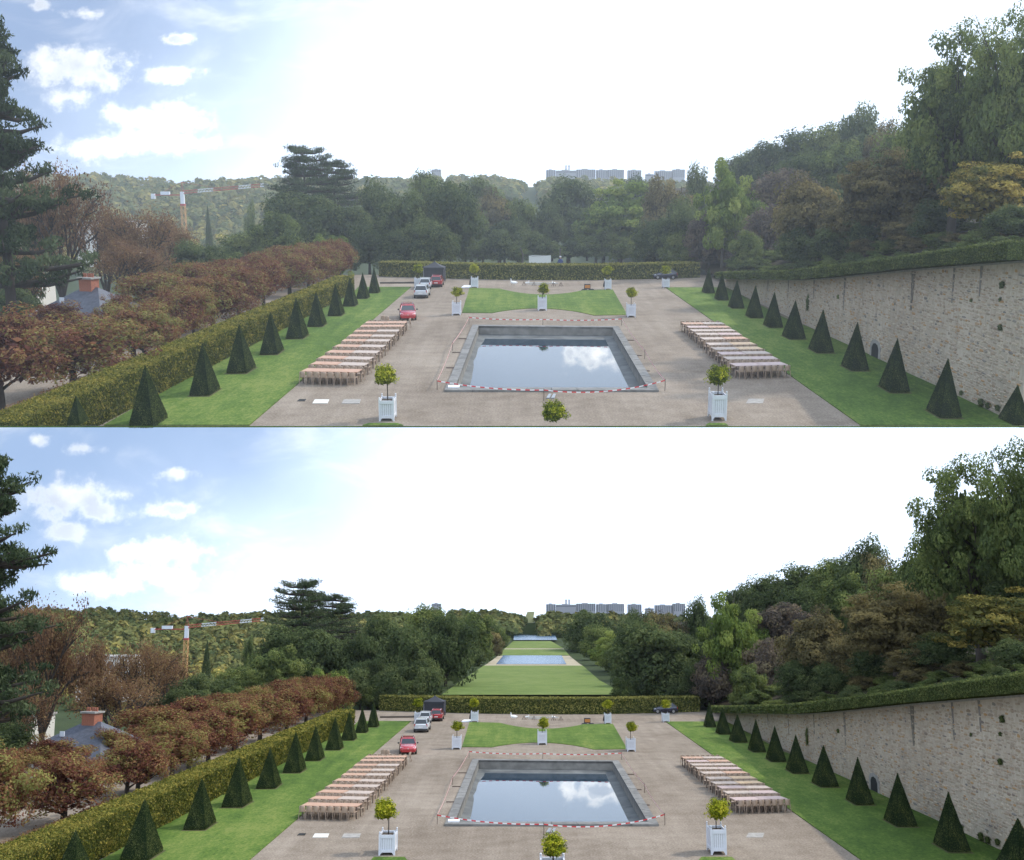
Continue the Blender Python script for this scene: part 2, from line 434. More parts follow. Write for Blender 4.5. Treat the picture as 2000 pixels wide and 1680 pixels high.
def crown(name, seed, mat, ncl=70, nlf=9000, rad=(.5, .5, .44), cz=.56, clr=.13, ls=.017, inner=.25, spread=(.6, .95), up=.5, flat=.8, low=.05, lobes=.2, aspect=.6):
    r = np.random.default_rng(seed)
    d = unit(ncl, r); d[:, 2] = np.where(d[:, 2] < -.75, -d[:, 2], d[:, 2])
    ph = r.uniform(0, 6.28, 6)
    lob = 1 + lobes * (np.sin(3 * d[:, 0] + ph[0]) * np.sin(3 * d[:, 1] + ph[1]) + .6 * np.sin(5 * d[:, 2] + 4 * d[:, 0] + ph[2]))
    rr = r.uniform(*spread, ncl) * lob
    cc = d * rr[:, None] * np.array(rad) + np.array([0, 0, cz]); cc[:, 2] = np.maximum(cc[:, 2], low + clr * .4)
    cr = clr * r.uniform(.6, 1.35, ncl); ct = r.uniform(0, 1, ncl)
    k = r.choice(ncl, nlf, p=cr ** 2 / (cr ** 2).sum())
    o = unit(nlf, r); o[:, 2] += .25
    rad_l = r.uniform(.45, 1.0, nlf) ** .6
    pos = cc[k] + o * (cr[k] * rad_l)[:, None] * np.array([1, 1, flat])
    nn = o + d[k] * .5 + np.array([0, 0, up]) + r.normal(size=(nlf, 3)) * .55
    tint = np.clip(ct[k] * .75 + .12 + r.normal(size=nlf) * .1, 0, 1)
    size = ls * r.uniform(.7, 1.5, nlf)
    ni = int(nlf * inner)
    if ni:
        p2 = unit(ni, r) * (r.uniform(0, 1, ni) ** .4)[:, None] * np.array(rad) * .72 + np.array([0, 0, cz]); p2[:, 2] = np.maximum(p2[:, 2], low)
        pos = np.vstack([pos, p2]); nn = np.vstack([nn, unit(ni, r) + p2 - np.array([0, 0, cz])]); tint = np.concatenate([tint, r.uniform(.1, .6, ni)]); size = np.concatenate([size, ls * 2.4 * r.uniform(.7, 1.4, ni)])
    if cz > .2:
        for ax in (0, 1): pos[:, ax] *= .5 / np.percentile(np.abs(pos[:, ax]), 99.3)
        pos[:, 2] = np.where(pos[:, 2] > cz, cz + (pos[:, 2] - cz) * (1 - cz) / (np.percentile(pos[:, 2], 99.8) - cz), pos[:, 2])
    return leaves_mesh(name, pos, nn, size, mat, tint, aspect, seed)


def trunk(name, seed, mat=None, r0=.03, top=.75, limbs=6, start=.25, lean=.02, spread=.3):
    R = random.Random(seed); m = MB(); bx, by = R.uniform(-lean, lean), R.uniform(-lean, lean)
    pts = [(bx * t * t + R.uniform(-.004, .004), by * t * t, top * t) for t in (-.05, .05, .2, .4, .6, .8, 1)]
    m.tube(pts, [r0 * 1.35, r0 * 1.1, r0, r0 * .8, r0 * .6, r0 * .4, r0 * .15], 7)
    for i in range(limbs):
        t = start + (1 - start) * R.random() * .85; a = R.uniform(0, 6.28); L = R.uniform(.5, 1) * spread
        p = Vector((bx * t * t, by * t * t, top * t)); e = p + Vector((math.cos(a) * L, math.sin(a) * L, L * R.uniform(.5, 1.1)))
        q = p.lerp(e, .5) + Vector((0, 0, -.02))
        rr = r0 * (1 - t) * .7 + .003
        m.tube([p, q, e], [rr, rr * .6, rr * .2], 5)
        for _ in range(2):
            a2 = a + R.uniform(-.9, .9); e2 = q + Vector((math.cos(a2) * L * .5, math.sin(a2) * L * .5, L * .45)); m.tube([q, e2], [rr * .45, rr * .1], 4)
    return m.mesh(name, mat or M_BARK, smooth=True)


def branchy(seed, mat_leaf, nlf=7000, leaf=.011, cluster=.05, levels=4, wide=.42, first=.2, forks=3, upb=.55):
    """an open crown in which the branches show: returns (trunk mesh, crown mesh)"""
    R = random.Random(seed); m = MB(); tips = []

    def grow(p, d, L, r, lev):
        q = p + d * L * .5 + Vector((R.uniform(-1, 1), R.uniform(-1, 1), 0)) * L * .05; e = p + d * L
        m.tube([p, q, e], [r, r * .82, r * .62], 6 if lev < 2 else 4, cap=False)
        if lev >= 2: tips.append(q)
        if lev >= levels: tips.append(e); tips.append(e + d * L * .3); return
        for i in range(forks if lev else forks + 2):
            a = R.uniform(0, 6.28); sp = R.uniform(.35, .8)
            o = d.orthogonal().normalized(); o.rotate(Matrix.Rotation(a, 3, d))
            nd = (d + o * sp + Vector((0, 0, upb * .35))).normalized()
            start = p.lerp(e, R.uniform(.55, 1.0)) if i else e
            grow(start, nd, L * R.uniform(.62, .85), r * .6, lev + 1)
    grow(Vector((0, 0, -.03)), Vector((0.02, 0, 1)), first + .05, .026, 0)
    T = np.array([t[:] for t in tips])
    # normalise into the unit box
    lo, hi = T.min(0), T.max(0); sc = Vector((1 / max(hi[0] - lo[0], .01) * .94, 1 / max(hi[1] - lo[1], .01) * .94, .97 / hi[2]))
    m.v = [(v[0] * sc.x, v[1] * sc.y, v[2] * sc.z) for v in m.v]; T = T * np.array(sc[:])
    r = np.random.default_rng(seed); k = r.integers(0, len(T), nlf)
    pos = T[k] + r.normal(size=(nlf, 3)) * cluster; ct = r.uniform(.2, .8, len(T))
    nn = unit(nlf, r) + np.array([0, 0, .5])
    return m.mesh('trunk', M_BARK, smooth=True), leaves_mesh('crown', pos, nn, leaf * r.uniform(.6, 1.5, nlf), mat_leaf, np.clip(ct[k] + r.normal(size=nlf) * .1, 0, 1), .6, seed)


def pine(seed, tiers=13, z0=.22, nper=6, nlf=15000, prof=None, ls=.02, tuft=.045):
    R = random.Random(seed); m = MB(); r = np.random.default_rng(seed)
    m.tube([(0, 0, -.03), (.01, 0, .3), (-.005, .01, .65), (0, 0, .98)], [.034, .026, .016, .004], 8)
    C = []; D = []; TT = []
    for i in range(tiers):
        z = z0 + (1 - z0) * i / (tiers - .4); rad = (prof or (lambda t: .5 * (1 - .75 * t ** 1.6)))((z - z0) / (1 - z0))
        for j in range(nper):
            a = R.uniform(0, 6.28); L = rad * R.uniform(.55, 1.08); dz = R.uniform(-.01, .05)
            p = Vector((0, 0, z)); e = Vector((math.cos(a) * L, math.sin(a) * L, z + dz)); q = p.lerp(e, .55) + Vector((0, 0, -.012))
            m.tube([p, q, e], [.011, .007, .002], 4, cap=False)
            side = Vector((-math.sin(a), math.cos(a), 0)); tn = R.uniform(.2, .8)
            for s in range(9):
                t = R.uniform(.3, 1.03); w = L * .34 * (1.15 - abs(t - .7))
                c = p.lerp(e, t) + side * R.uniform(-w, w) + Vector((0, 0, R.uniform(-.004, .024)))
                C.append(c[:]); D.append((math.cos(a), math.sin(a), .5)); TT.append(tn)
    C = np.array(C); D = np.array(D); TT = np.array(TT); k = r.integers(0, len(C), nlf)
    o = unit(nlf, r); pos = C[k] + o * np.array([1, 1, .4]) * tuft * (r.uniform(.2, 1, nlf) ** .5)[:, None]
    nn = unit(nlf, r) * .8 + np.array([0, 0, .55])
    return m.mesh('trunk', M_BARK, smooth=True), leaves_mesh('crown', pos, nn, ls * r.uniform(.6, 1.4, nlf), L_PINE, np.clip(TT[k] + r.normal(size=nlf) * .12 + o[:, 2] * .12, 0, 1), .28, seed)


def cone_crown(seed, mat, nlf=7000, ls=.02):
    r = np.random.default_rng(seed); z = r.uniform(0, 1, nlf) ** 1.5; z = 1 - z ** .7 * .97; a = r.uniform(0, 6.28, nlf)
    rad = .5 * (1 - z) ** .85 * (1 + .15 * np.sin(9 * a + 20 * z)) * r.uniform(.75, 1.05, nlf)
    pos = np.stack([np.cos(a) * rad, np.sin(a) * rad, z], 1)
    nn = np.stack([np.cos(a), np.sin(a), np.full(nlf, .5)], 1) + r.normal(size=(nlf, 3)) * .5
    return leaves_mesh('crown', pos, nn, ls * r.uniform(.6, 1.4, nlf), mat, np.clip(r.normal(.45, .18, nlf), 0, 1), .5, seed)


# tree prototypes ------------------------------------------------------------------
TR = {}
for i in range(3):
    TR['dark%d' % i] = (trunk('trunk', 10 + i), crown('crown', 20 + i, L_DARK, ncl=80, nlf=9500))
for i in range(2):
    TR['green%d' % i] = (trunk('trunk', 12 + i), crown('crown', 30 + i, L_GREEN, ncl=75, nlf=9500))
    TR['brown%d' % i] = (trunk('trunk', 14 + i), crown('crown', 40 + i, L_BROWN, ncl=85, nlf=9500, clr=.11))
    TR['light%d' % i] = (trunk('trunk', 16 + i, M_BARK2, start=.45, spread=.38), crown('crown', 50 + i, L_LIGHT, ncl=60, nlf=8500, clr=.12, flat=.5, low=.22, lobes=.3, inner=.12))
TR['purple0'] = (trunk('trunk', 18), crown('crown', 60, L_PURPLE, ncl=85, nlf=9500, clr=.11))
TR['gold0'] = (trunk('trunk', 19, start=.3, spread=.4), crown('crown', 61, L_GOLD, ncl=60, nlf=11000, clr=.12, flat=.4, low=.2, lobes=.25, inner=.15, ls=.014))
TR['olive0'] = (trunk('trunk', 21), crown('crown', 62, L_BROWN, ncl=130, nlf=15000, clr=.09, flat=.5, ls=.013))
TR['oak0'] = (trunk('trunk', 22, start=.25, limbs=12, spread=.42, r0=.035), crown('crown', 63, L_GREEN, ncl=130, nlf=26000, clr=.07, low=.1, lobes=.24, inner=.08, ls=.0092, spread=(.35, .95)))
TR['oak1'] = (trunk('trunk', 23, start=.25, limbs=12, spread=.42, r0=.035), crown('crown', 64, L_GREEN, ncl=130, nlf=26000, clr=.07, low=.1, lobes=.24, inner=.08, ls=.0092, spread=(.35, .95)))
TR['rust0'] = branchy(71, L_RUST, 11000, .0095, .045)
TR['rust1'] = branchy(72, L_RUST, 11000, .011, .05)
for i in range(3):
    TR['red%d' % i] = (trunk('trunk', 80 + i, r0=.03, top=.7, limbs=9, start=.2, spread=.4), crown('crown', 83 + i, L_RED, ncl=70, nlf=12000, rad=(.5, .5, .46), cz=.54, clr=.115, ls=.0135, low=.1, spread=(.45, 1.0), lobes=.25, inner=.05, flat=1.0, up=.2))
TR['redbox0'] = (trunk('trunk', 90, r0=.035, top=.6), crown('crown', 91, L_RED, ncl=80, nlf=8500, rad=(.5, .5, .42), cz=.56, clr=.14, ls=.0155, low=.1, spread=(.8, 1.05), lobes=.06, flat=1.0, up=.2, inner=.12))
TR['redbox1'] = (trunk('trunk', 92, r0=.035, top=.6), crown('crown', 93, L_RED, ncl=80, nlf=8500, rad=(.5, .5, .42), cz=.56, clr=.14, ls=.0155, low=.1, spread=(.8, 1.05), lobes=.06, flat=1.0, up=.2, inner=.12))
TR['pine0'] = pine(101, tiers=15, nper=8, nlf=32000, ls=.0125, tuft=.04, prof=lambda t: .5 * (1 - .7 * t ** 1.3) * (.75 + .35 * math.sin(23 * t)))
TR['pine1'] = pine(102, tiers=15, z0=.06, nper=10, prof=lambda t: .5 * (.72 + .4 * math.sin(3.1 * t + .1)) * (1 - .3 * t ** 3), nlf=32000, ls=.013, tuft=.055)
TR['fir0'] = (trunk('trunk', 103, limbs=0, top=.9), cone_crown(104, L_DARK))
TR['bush0'] = (trunk('trunk', 105, top=.5), crown('crown', 106, L_GREEN, ncl=50, nlf=5000, rad=(.5, .5, .5), cz=.48, clr=.16, ls=.024, low=0))
TR['bush1'] = (trunk('trunk', 111, top=.5), crown('crown', 112, L_BROWN, ncl=50, nlf=5000, rad=(.5, .5, .5), cz=.48, clr=.15, ls=.024, low=0))
TR['bush2'] = (trunk('trunk', 113, top=.5), crown('crown', 114, L_DARK, ncl=50, nlf=5000, rad=(.5, .5, .5), cz=.48, clr=.15, ls=.022, low=0))
TR['bush3'] = (trunk('trunk', 115, top=.5), crown('crown', 116, L_GREEN, ncl=50, nlf=5000, rad=(.5, .5, .5), cz=.48, clr=.15, ls=.022, low=0))
TR['laurel0'] = (trunk('trunk', 107, top=.5), crown('crown', 108, L_LIGHT, ncl=45, nlf=5000, rad=(.5, .5, .5), cz=.48, clr=.15, ls=.026, low=0))
LOOK = {'dark': 'dark green broadleaf tree', 'green': 'green broadleaf tree', 'brown': 'brownish green tree', 'light': 'light green airy tree', 'purple': 'purplish brown tree', 'gold': 'golden olive spreading tree',
        'olive': 'olive brown beech tree', 'oak': 'tall open oak', 'rust': 'rust brown chestnut tree', 'red': 'small reddish chestnut tree', 'redbox': 'clipped reddish chestnut tree', 'pine': 'dark tall pine',
        'fir': 'dark conical fir', 'bush': 'round green bush', 'laurel': 'bright green laurel bush'}
NAME = {'oak': 'oak_tree', 'pine': 'pine_tree', 'fir': 'fir_tree', 'bush': 'bush', 'laurel': 'laurel_bush', 'rust': 'chestnut_tree', 'red': 'chestnut_tree', 'redbox': 'chestnut_tree'}


def plant(P, key, cx, top, w, y, base, label, group, cat=None, dy=1.0):
    """tree whose top lies at pixel (cx, top), w photo pixels wide, at depth y, standing on height base"""
    t = P.at(cx, top, y); k = key.rstrip('0123456789'); t_, c_ = TR[key]
    wd = w * P.mpp(cx, top, y); hh = max(t.z - base, .5)
    return thing(P, NAME.get(k, 'broadleaf_tree'), [('trunk', t_), ('crown', c_)], label, cat or ('bush' if 'bush' in NAME.get(k, '') else 'tree'), group,
                 (t.x, y, base), random.uniform(0, 6.28), (wd, wd * dy, hh))


# ------------------------------------------------------------------ terrain
RIDGE = [(-200, 335), (100, 335), (150, 333), (250, 338), (330, 347), (370, 350), (450, 343), (530, 340), (700, 342), (800, 341), (900, 338), (1000, 341), (1030, 346), (1045, 350), (1070, 341), (1120, 343), (1200, 345), (1340, 350), (1500, 352), (2400, 350)]


def far_z(x, y):
    """wooded hill across the valley (same shape for both gardens)"""
    px = 1000 + x / y * F * .985
    rz = H + (HX - interp(px, RIDGE)) / F * 500 - 4.6
    foot = -13.0 if px < 560 else -9.0
    t = sstep(285, 505, y) * .55 + .45 * min(1, max(0, (y - 285) / 220))
    return foot + (rz - foot) * t + .6 * math.sin(x * .09) * math.sin(y * .07)


def wall_base(P):
    pts = [(1421, 560), (1457, 581), (1531, 620), (1580, 639), (1699, 693), (1780, 732), (1958, 812)]
    return [P.g(*p) for p in pts]


WTOP = [(1400, 543), (1421, 543.5), (1500, 544.5), (1566, 546), (1629, 542), (1790, 525), (2000, 508), (2200, 492)]


class Wall:
    def __init__(s, P):
        b = wall_base(P); A = np.polyfit([p.y for p in b], [p.x for p in b], 1)
        s.x = lambda y: float(A[0] * y + A[1])
        tab = []
        for px, py in WTOP:
            # depth where this column meets the wall plane
            y = 80.0
            for _ in range(30): y = s.x(y) / (P.at(px, py, 1.0).x)
            tab.append((y, P.at(px, py, y).z))
        tab.sort()
        s.tab = tab
        s.y1 = max(p.y for p in b) + 1.5

    def top(s, y): return interp(y, s.tab)


def hill_z(W, x, y):
    """ground above the terrace wall"""
    d = max(0, x - W.x(y) - 2.0)
    return W.top(min(y, 140)) + .05 + .42 * min(d, 9) + .10 * max(0, min(d - 9, 50)) + .03 * max(0, y - 140) * sstep(0, 10, d)


def terrain_mesh(name, fn, x0, x1, nx, y0, y1, ny, mat, xfn=None):
    V = []; Q = []
    for j in range(ny + 1):
        y = y0 + (y1 - y0) * j / ny
        for i in range(nx + 1):
            a = x0(y) if callable(x0) else x0; b = x1(y) if callable(x1) else x1
            x = a + (b - a) * i / nx; V.append((x, y, fn(x, y)))
    for j in range(ny):
        for i in range(nx):
            o = j * (nx + 1) + i; Q.append((o, o + 1, o + nx + 2, o + nx + 1))
    return quads_mesh(name, V, Q, mat, smooth=True)


def valley_z(P, x, y):
    z = -.25
    z -= 6.5 * sstep(-35, -58, x) * sstep(60, 100, y) + 2.0 * sstep(-35, -45, x) * (1 - sstep(60, 100, y))
    z -= (8.5 if P.up else 2.5) * sstep(150, 235, y) * (1 if P.up or abs(x) > 30 else 0)
    if P.up or x < -40 or x > 36:
        if y > 265: z = z + (far_z(x, y) - z) * sstep(265, 300, y)
    elif y > 470: z = z + (far_z(x, y) - .3 - z) * sstep(470, 490, y)
    return z


def sheet(name, pts, mat):
    me = bpy.data.meshes.new(name); me.from_pydata([tuple(p) for p in pts], [], [tuple(range(len(pts)))]); me.materials.append(mat)
    bm = bmesh.new(); bm.from_mesh(me); bmesh.ops.triangulate(bm, faces=bm.faces); bmesh.ops.recalc_face_normals(bm, faces=bm.faces)
    if bm.faces and sum(f.normal.z for f in bm.faces) < 0: bmesh.ops.reverse_faces(bm, faces=bm.faces)
    bm.to_mesh(me); bm.free(); return me


def slab_sheet(P, name, pts, mat, t=.05, z=0.0):
    """a lawn as a slightly raised slab with its own turf edge"""
    m = MB(); b = [(p.x, p.y, z - .05) for p in pts]; tt = [(p.x, p.y, z + t) for p in pts]
    m.hexa(b, tt); me = m.mesh(name, mat)
    bm = bmesh.new(); bm.from_mesh(me); bmesh.ops.triangulate(bm, faces=bm.faces); bm.to_mesh(me); bm.free()
    return struct(P, name, me)


def arc(p0, p1, pm, n=14):
    """points from p0 to p1 through pm (quadratic)"""
    c = Vector(pm) * 2 - (Vector(p0) + Vector(p1)) * .5
    return [tuple(Vector(p0) * (1 - t) ** 2 + c * 2 * t * (1 - t) + Vector(p1) * t * t) for t in [i / n for i in range(n + 1)]]


def leaf_box(name, path, width, z0f, z1f, mat, dens, ls, seed, end=True, rough=.03):
    """leaves over the faces of a hedge that follows a path of (x, y); returns (core mesh, leaves mesh). Density drops with distance."""
    r = np.random.default_rng(seed); m = MB(); C = []; Nn = []; S = []; T = []
    L = []; R = []
    pts = [Vector((p[0], p[1], 0)) for p in path]
    for i, p in enumerate(pts):
        d = (pts[min(i + 1, len(pts) - 1)] - pts[max(i - 1, 0)]).normalized(); n = Vector((d.y, -d.x, 0))
        L.append(p - n * width); R.append(p)          # path is the edge on the n side
    for i in range(len(pts) - 1):
        za0, za1, zb0, zb1 = z0f(pts[i].y), z1f(pts[i].y), z0f(pts[i + 1].y), z1f(pts[i + 1].y); q = rough
        m.hexa([(R[i].x, R[i].y, za0), (R[i + 1].x, R[i + 1].y, zb0), (L[i + 1].x, L[i + 1].y, zb0), (L[i].x, L[i].y, za0)],
               [(R[i].x, R[i].y, za1 - q), (R[i + 1].x, R[i + 1].y, zb1 - q), (L[i + 1].x, L[i + 1].y, zb1 - q), (L[i].x, L[i].y, za1 - q)])
        ln = (pts[i + 1] - pts[i]).length; yy = (pts[i].y + pts[i + 1].y) / 2; sc = max(.35, yy / 70)
        dn = dens / sc ** 2; h = za1 - za0

        def faces(a, b, nrm, top):
            area = ln * (abs(width) if top else h); n = int(area * dn)
            if n < 1: return
            t = r.uniform(0, 1, n); s = r.uniform(0, 1, n)
            if top:
                p = np.outer(1 - t, np.array(R[i][:])) + np.outer(t, np.array(R[i + 1][:])); p2 = np.outer(1 - t, np.array(L[i][:])) + np.outer(t, np.array(L[i + 1][:]))
                p = p * (1 - s)[:, None] + p2 * s[:, None]; p[:, 2] = za1 + (zb1 - za1) * t
            else:
                p = np.outer(1 - t, np.array(a[:])) + np.outer(t, np.array(b[:])); p[:, 2] = (za0 + (zb0 - za0) * t) + s * ((za1 + (zb1 - za1) * t) - (za0 + (zb0 - za0) * t))
            C.append(p + np.array(nrm) * (r.normal(size=n) * rough)[:, None]); Nn.append(np.array(nrm) * 1.0 + r.normal(size=(n, 3)) * .55)
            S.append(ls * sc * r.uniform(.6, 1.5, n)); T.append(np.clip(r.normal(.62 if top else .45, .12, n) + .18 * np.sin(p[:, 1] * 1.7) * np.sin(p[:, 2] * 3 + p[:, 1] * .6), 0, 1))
        d = (pts[i + 1] - pts[i]).normalized() * (1 if width > 0 else -1); n = (d.y, -d.x, 0)
        faces(R[i], R[i + 1], n, False); faces(None, None, (0, 0, 1), True)
        faces(L[i], L[i + 1], (-n[0], -n[1], 0), False)
    for (a, b, i, sg) in ((L[0], R[0], 0, -1), (L[-1], R[-1], -1, 1)):
        if not end: continue
        y = pts[i].y; h = z1f(y) - z0f(y); sc = max(.35, y / 70); n = int(abs(width) * h * dens / sc ** 2)
        t = r.uniform(0, 1, n); p = np.outer(1 - t, np.array(a[:])) + np.outer(t, np.array(b[:])); p[:, 2] = z0f(y) + r.uniform(0, 1, n) * h
        d = (pts[-1] - pts[-2]).normalized() * sg
        C.append(p); Nn.append(np.array(d[:]) + r.normal(size=(n, 3)) * .5); S.append(ls * sc * r.uniform(.6, 1.5, n)); T.append(r.uniform(.2, .7, n))
    return m.mesh(name + '_core', M_HEDGECORE), leaves_mesh(name + '_leaves', np.vstack(C), np.vstack(Nn), np.concatenate(S), mat, np.concatenate(T), .6, seed)


# ------------------------------------------------------------------ prototypes of the small things
def bevel_box(x0, x1, y0, y1, z0, z1, b=.02):
    m = MB()
    m.hexa([(x0, y0, z0), (x1, y0, z0), (x1, y1, z0), (x0, y1, z0)], [(x0, y0, z1 - b), (x1, y0, z1 - b), (x1, y1, z1 - b), (x0, y1, z1 - b)])
    m.hexa([(x0, y0, z1 - b), (x1, y0, z1 - b), (x1, y1, z1 - b), (x0, y1, z1 - b)], [(x0 + b, y0 + b, z1), (x1 - b, y0 + b, z1), (x1 - b, y1 - b, z1), (x0 + b, y1 - b, z1)])
    return m


# yew pyramid, unit width and height
def yew():
    m = MB(); m.hexa([(-.46, -.46, 0), (.46, -.46, 0), (.46, .46, 0), (-.46, .46, 0)], [(-.48, -.48, .06), (.48, -.48, .06), (.48, .48, .06), (-.48, .48, .06)])
    m.hexa([(-.48, -.48, .06), (.48, -.48, .06), (.48, .48, .06), (-.48, .48, .06)], [(-.012, -.012, .985), (.012, -.012, .985), (.012, .012, .985), (-.012, .012, .985)])
    core = m.mesh('yew_body', M_YEWCORE)
    r = np.random.default_rng(5); n = 15000; z = 1 - np.sqrt(r.uniform(0, 1, n)); s = .5 * (1 - z) * np.where(z < .05, .95 + z, 1)
    f = r.integers(0, 4, n); t = r.uniform(-1, 1, n) * s
    out = s + r.normal(size=n) * .014 + .004 + .012 * np.sin(11 * z + 3 * f) * np.sin(9 * t + f)
    x = np.choose(f, [t, out, t, -out]); y = np.choose(f, [-out, t, out, t])
    nx = np.choose(f, [t * 0, t * 0 + 1, t * 0, t * 0 - 1]); ny = np.choose(f, [t * 0 - 1, t * 0, t * 0 + 1, t * 0])
    nn = np.stack([nx, ny, np.full(n, .35)], 1) + r.normal(size=(n, 3)) * .45
    lv = leaves_mesh('yew_leaves', np.stack([x, y, z], 1), nn, .014 * r.uniform(.5, 1.4, n), L_YEW, np.clip(r.normal(.45, .16, n) + .2 * np.sin(7 * z + 5 * t), 0, 1), .5, 5)
    return core, lv


YEW = yew()
_sb = MB(); _sb.hexa([(-.57, -.57, 0), (.57, -.57, 0), (.57, .57, 0), (-.57, .57, 0)], [(-.55, -.55, .012), (.55, -.55, .012), (.55, .55, .012), (-.55, .55, .012)])
YEWBED = _sb.mesh('soil_bed', ground_mat('yew_bed_soil', [(.3, (.05, .06, .02)), (.5, (.08, .075, .035)), (.7, (.12, .10, .055))], [(2.5, .5), (9, .5)]))


# planter box, unit: width 1 (x), depth 1 (y), height ~1.1, scaled per place
def planter_meshes():
    post = MB(); post.box(-.05, .05, -.05, .05, .0, 1.06); post = post.mesh('corner_post', M_WHITE)
    fin = MB(); fin.ball((0, 0, 1.12), .055, 8, 5); fin.tube([(0, 0, 1.05), (0, 0, 1.09)], .03, 6); fin = fin.mesh('finial', M_WHITE, smooth=True)
    pan = MB()
    for i in range(7): pan.box(-.45 + i * .1286, -.45 + i * .1286 + .12, -.012, .012, .2, 1.0)
    pan = pan.mesh('plank_panel', M_WHITE)
    pl = MB(); pl.box(-.06, .06, -.012, .012, .26, .84); plank = pl.mesh('plank', M_WHITE)
    rl = MB(); rl.box(-.45, .45, -.03, .03, .84, 1.0); top = rl.mesh('top_rail', M_WHITE)
    rb = MB(); rb.box(-.45, .45, -.03, .03, .14, .27)
    rb.hexa([(-.45, -.03, .04), (-.40, -.03, .04), (-.40, .03, .04), (-.45, .03, .04)], [(-.45, -.03, .14), (-.3, -.03, .14), (-.3, .03, .14), (-.45, .03, .14)])
    rb.hexa([(.40, -.03, .04), (.45, -.03, .04), (.45, .03, .04), (.40, .03, .04)], [(.3, -.03, .14), (.45, -.03, .14), (.45, .03, .14), (.3, .03, .14)])
    bot = rb.mesh('bottom_rail', M_WHITE)
    so = MB(); so.box(-.44, .44, -.44, .44, .2, .9); soil = so.mesh('soil', simple('potting_soil', (.05, .035, .022), 1, var=.3, scale=20))
    return post, fin, plank, top, bot, soil


PLT = planter_meshes()


def planter(P, x, y, w, d, h, label, group):
    post, fin, plank, top, bot, soil = PLT; parts = []
    for sx in (-1, 1):
        for sy in (-1, 1): parts.append([('corner_post', post, (sx * .45, sy * .45, 0)), [('finial', fin)]])
    for i, (px, py, rz) in enumerate(((0, -.455, 0), (0, .455, math.pi), (.455, 0, math.pi / 2), (-.455, 0, -math.pi / 2))):
        parts.append([('top_rail', top, (px, py, 0), rz), [('plank', plank, (-.3375 + k * .135, .012, 0)) for k in range(6)]])
        parts.append(('bottom_rail', bot, (px, py, 0), rz))
    parts.append(('soil', soil))
    return thing(P, 'planter_box', parts, label, 'planter', group, (x, y, 0), 0, (w, d, h / 1.06))


def orange_meshes():
    out = []
    for s in range(3):
        c = crown('crown', 130 + s, L_ORANGE, ncl=42, nlf=1500, rad=(.5, .5, .46), cz=.0, clr=.17, ls=.042, low=-.5, spread=(.55, .9), lobes=.12, inner=.2, aspect=.42, up=.2)
        out.append(c)
    t = MB(); t.tube([(0, 0, 0), (.01, 0, .4), (-.005, 0, 1)], [.03, .026, .024], 7); tr = t.mesh('trunk', M_BARK, smooth=True)
    return out, tr


ORANGE = orange_meshes()


def table_meshes():
    tops = []
    for i, (c, c2) in enumerate([((.42, .24, .155), (.5, .31, .21)), ((.4, .31, .25), (.47, .38, .32)), ((.42, .30, .27), (.5, .38, .35)), ((.55, .36, .2), (.62, .44, .26))]):
        m = MB(); m.box(-.495, .495, -.5, .5, .955, 1.0); tops.append(m.mesh('table_top', simple('table_wood%d' % i, c, .55, scale=3, col2=c2)))
    l = MB(); l.box(-.02, .02, -.02, .02, 0, .955); leg = l.mesh('leg', simple('table_leg', (.12, .085, .065), .7))
    a = MB(); a.box(-.44, .44, -.40, -.37, .88, .953); a.box(-.44, .44, .37, .40, .88, .953); ap = a.mesh('apron', simple('table_leg', (.12, .085, .065), .7))
    return tops, leg, ap


TAB = table_meshes()


def chair_meshes():
    """back towards -y, unit width 1, depth 1, height 1"""
    seat = MB(); seat.hexa([(-.42, -.4, .54), (.42, -.4, .54), (.46, .46, .54), (-.46, .46, .54)], [(-.42, -.4, .585), (.42, -.4, .585), (.46, .46, .585), (-.46, .46, .585)]); seat = seat.mesh('seat', M_CHAIR)
    bk = MB()                                         # curved shell
    n = 6; rows = [(.55, .40), (.62, .44), (.8, .45), (.95, .42), (1.0, .36)]
    vs = []; fs = []
    for th in (0, .05):
        for z, hw in rows:
            for i in range(n + 1):
                t = i / n * 2 - 1; vs.append((t * hw, -.46 - (z - .55) * .12 + .16 * t * t + th, z - .03 * t * t * (z > .9)))
    w = n + 1; R = len(rows)
    for k in range(2):
        for j in range(R - 1):
            for i in range(n): fs.append((k * R * w + j * w + i, k * R * w + j * w + i + 1, k * R * w + (j + 1) * w + i + 1, k * R * w + (j + 1) * w + i))
    for i in range(n): fs.append((i, i + 1, R * w + i + 1, R * w + i)); fs.append(((R - 1) * w + i, (R - 1) * w + i + 1, R * w + (R - 1) * w + i + 1, R * w + (R - 1) * w + i))
    for j in range(R - 1):
        for i in (0, n): fs.append((j * w + i, (j + 1) * w + i, R * w + (j + 1) * w + i, R * w + j * w + i))
    bk.add(vs, fs); bk = bk.mesh('backrest', M_CHAIR, smooth=True)
    legs = []
    for sx in (-1, 1):
        for sy in (-1, 1):
            l = MB(); l.tube([(sx * .46, sy * .46, 0), (sx * .38, sy * .37, .56)], [.035, .055], 5); legs.append(l.mesh('leg', M_CHAIR))
    allm = MB()
    for me in [seat, bk] + legs: allm.add([v.co[:] for v in me.vertices], [tuple(p.vertices) for p in me.polygons])
    return seat, bk, legs, allm.mesh('chair', M_CHAIR)


CHR = chair_meshes()


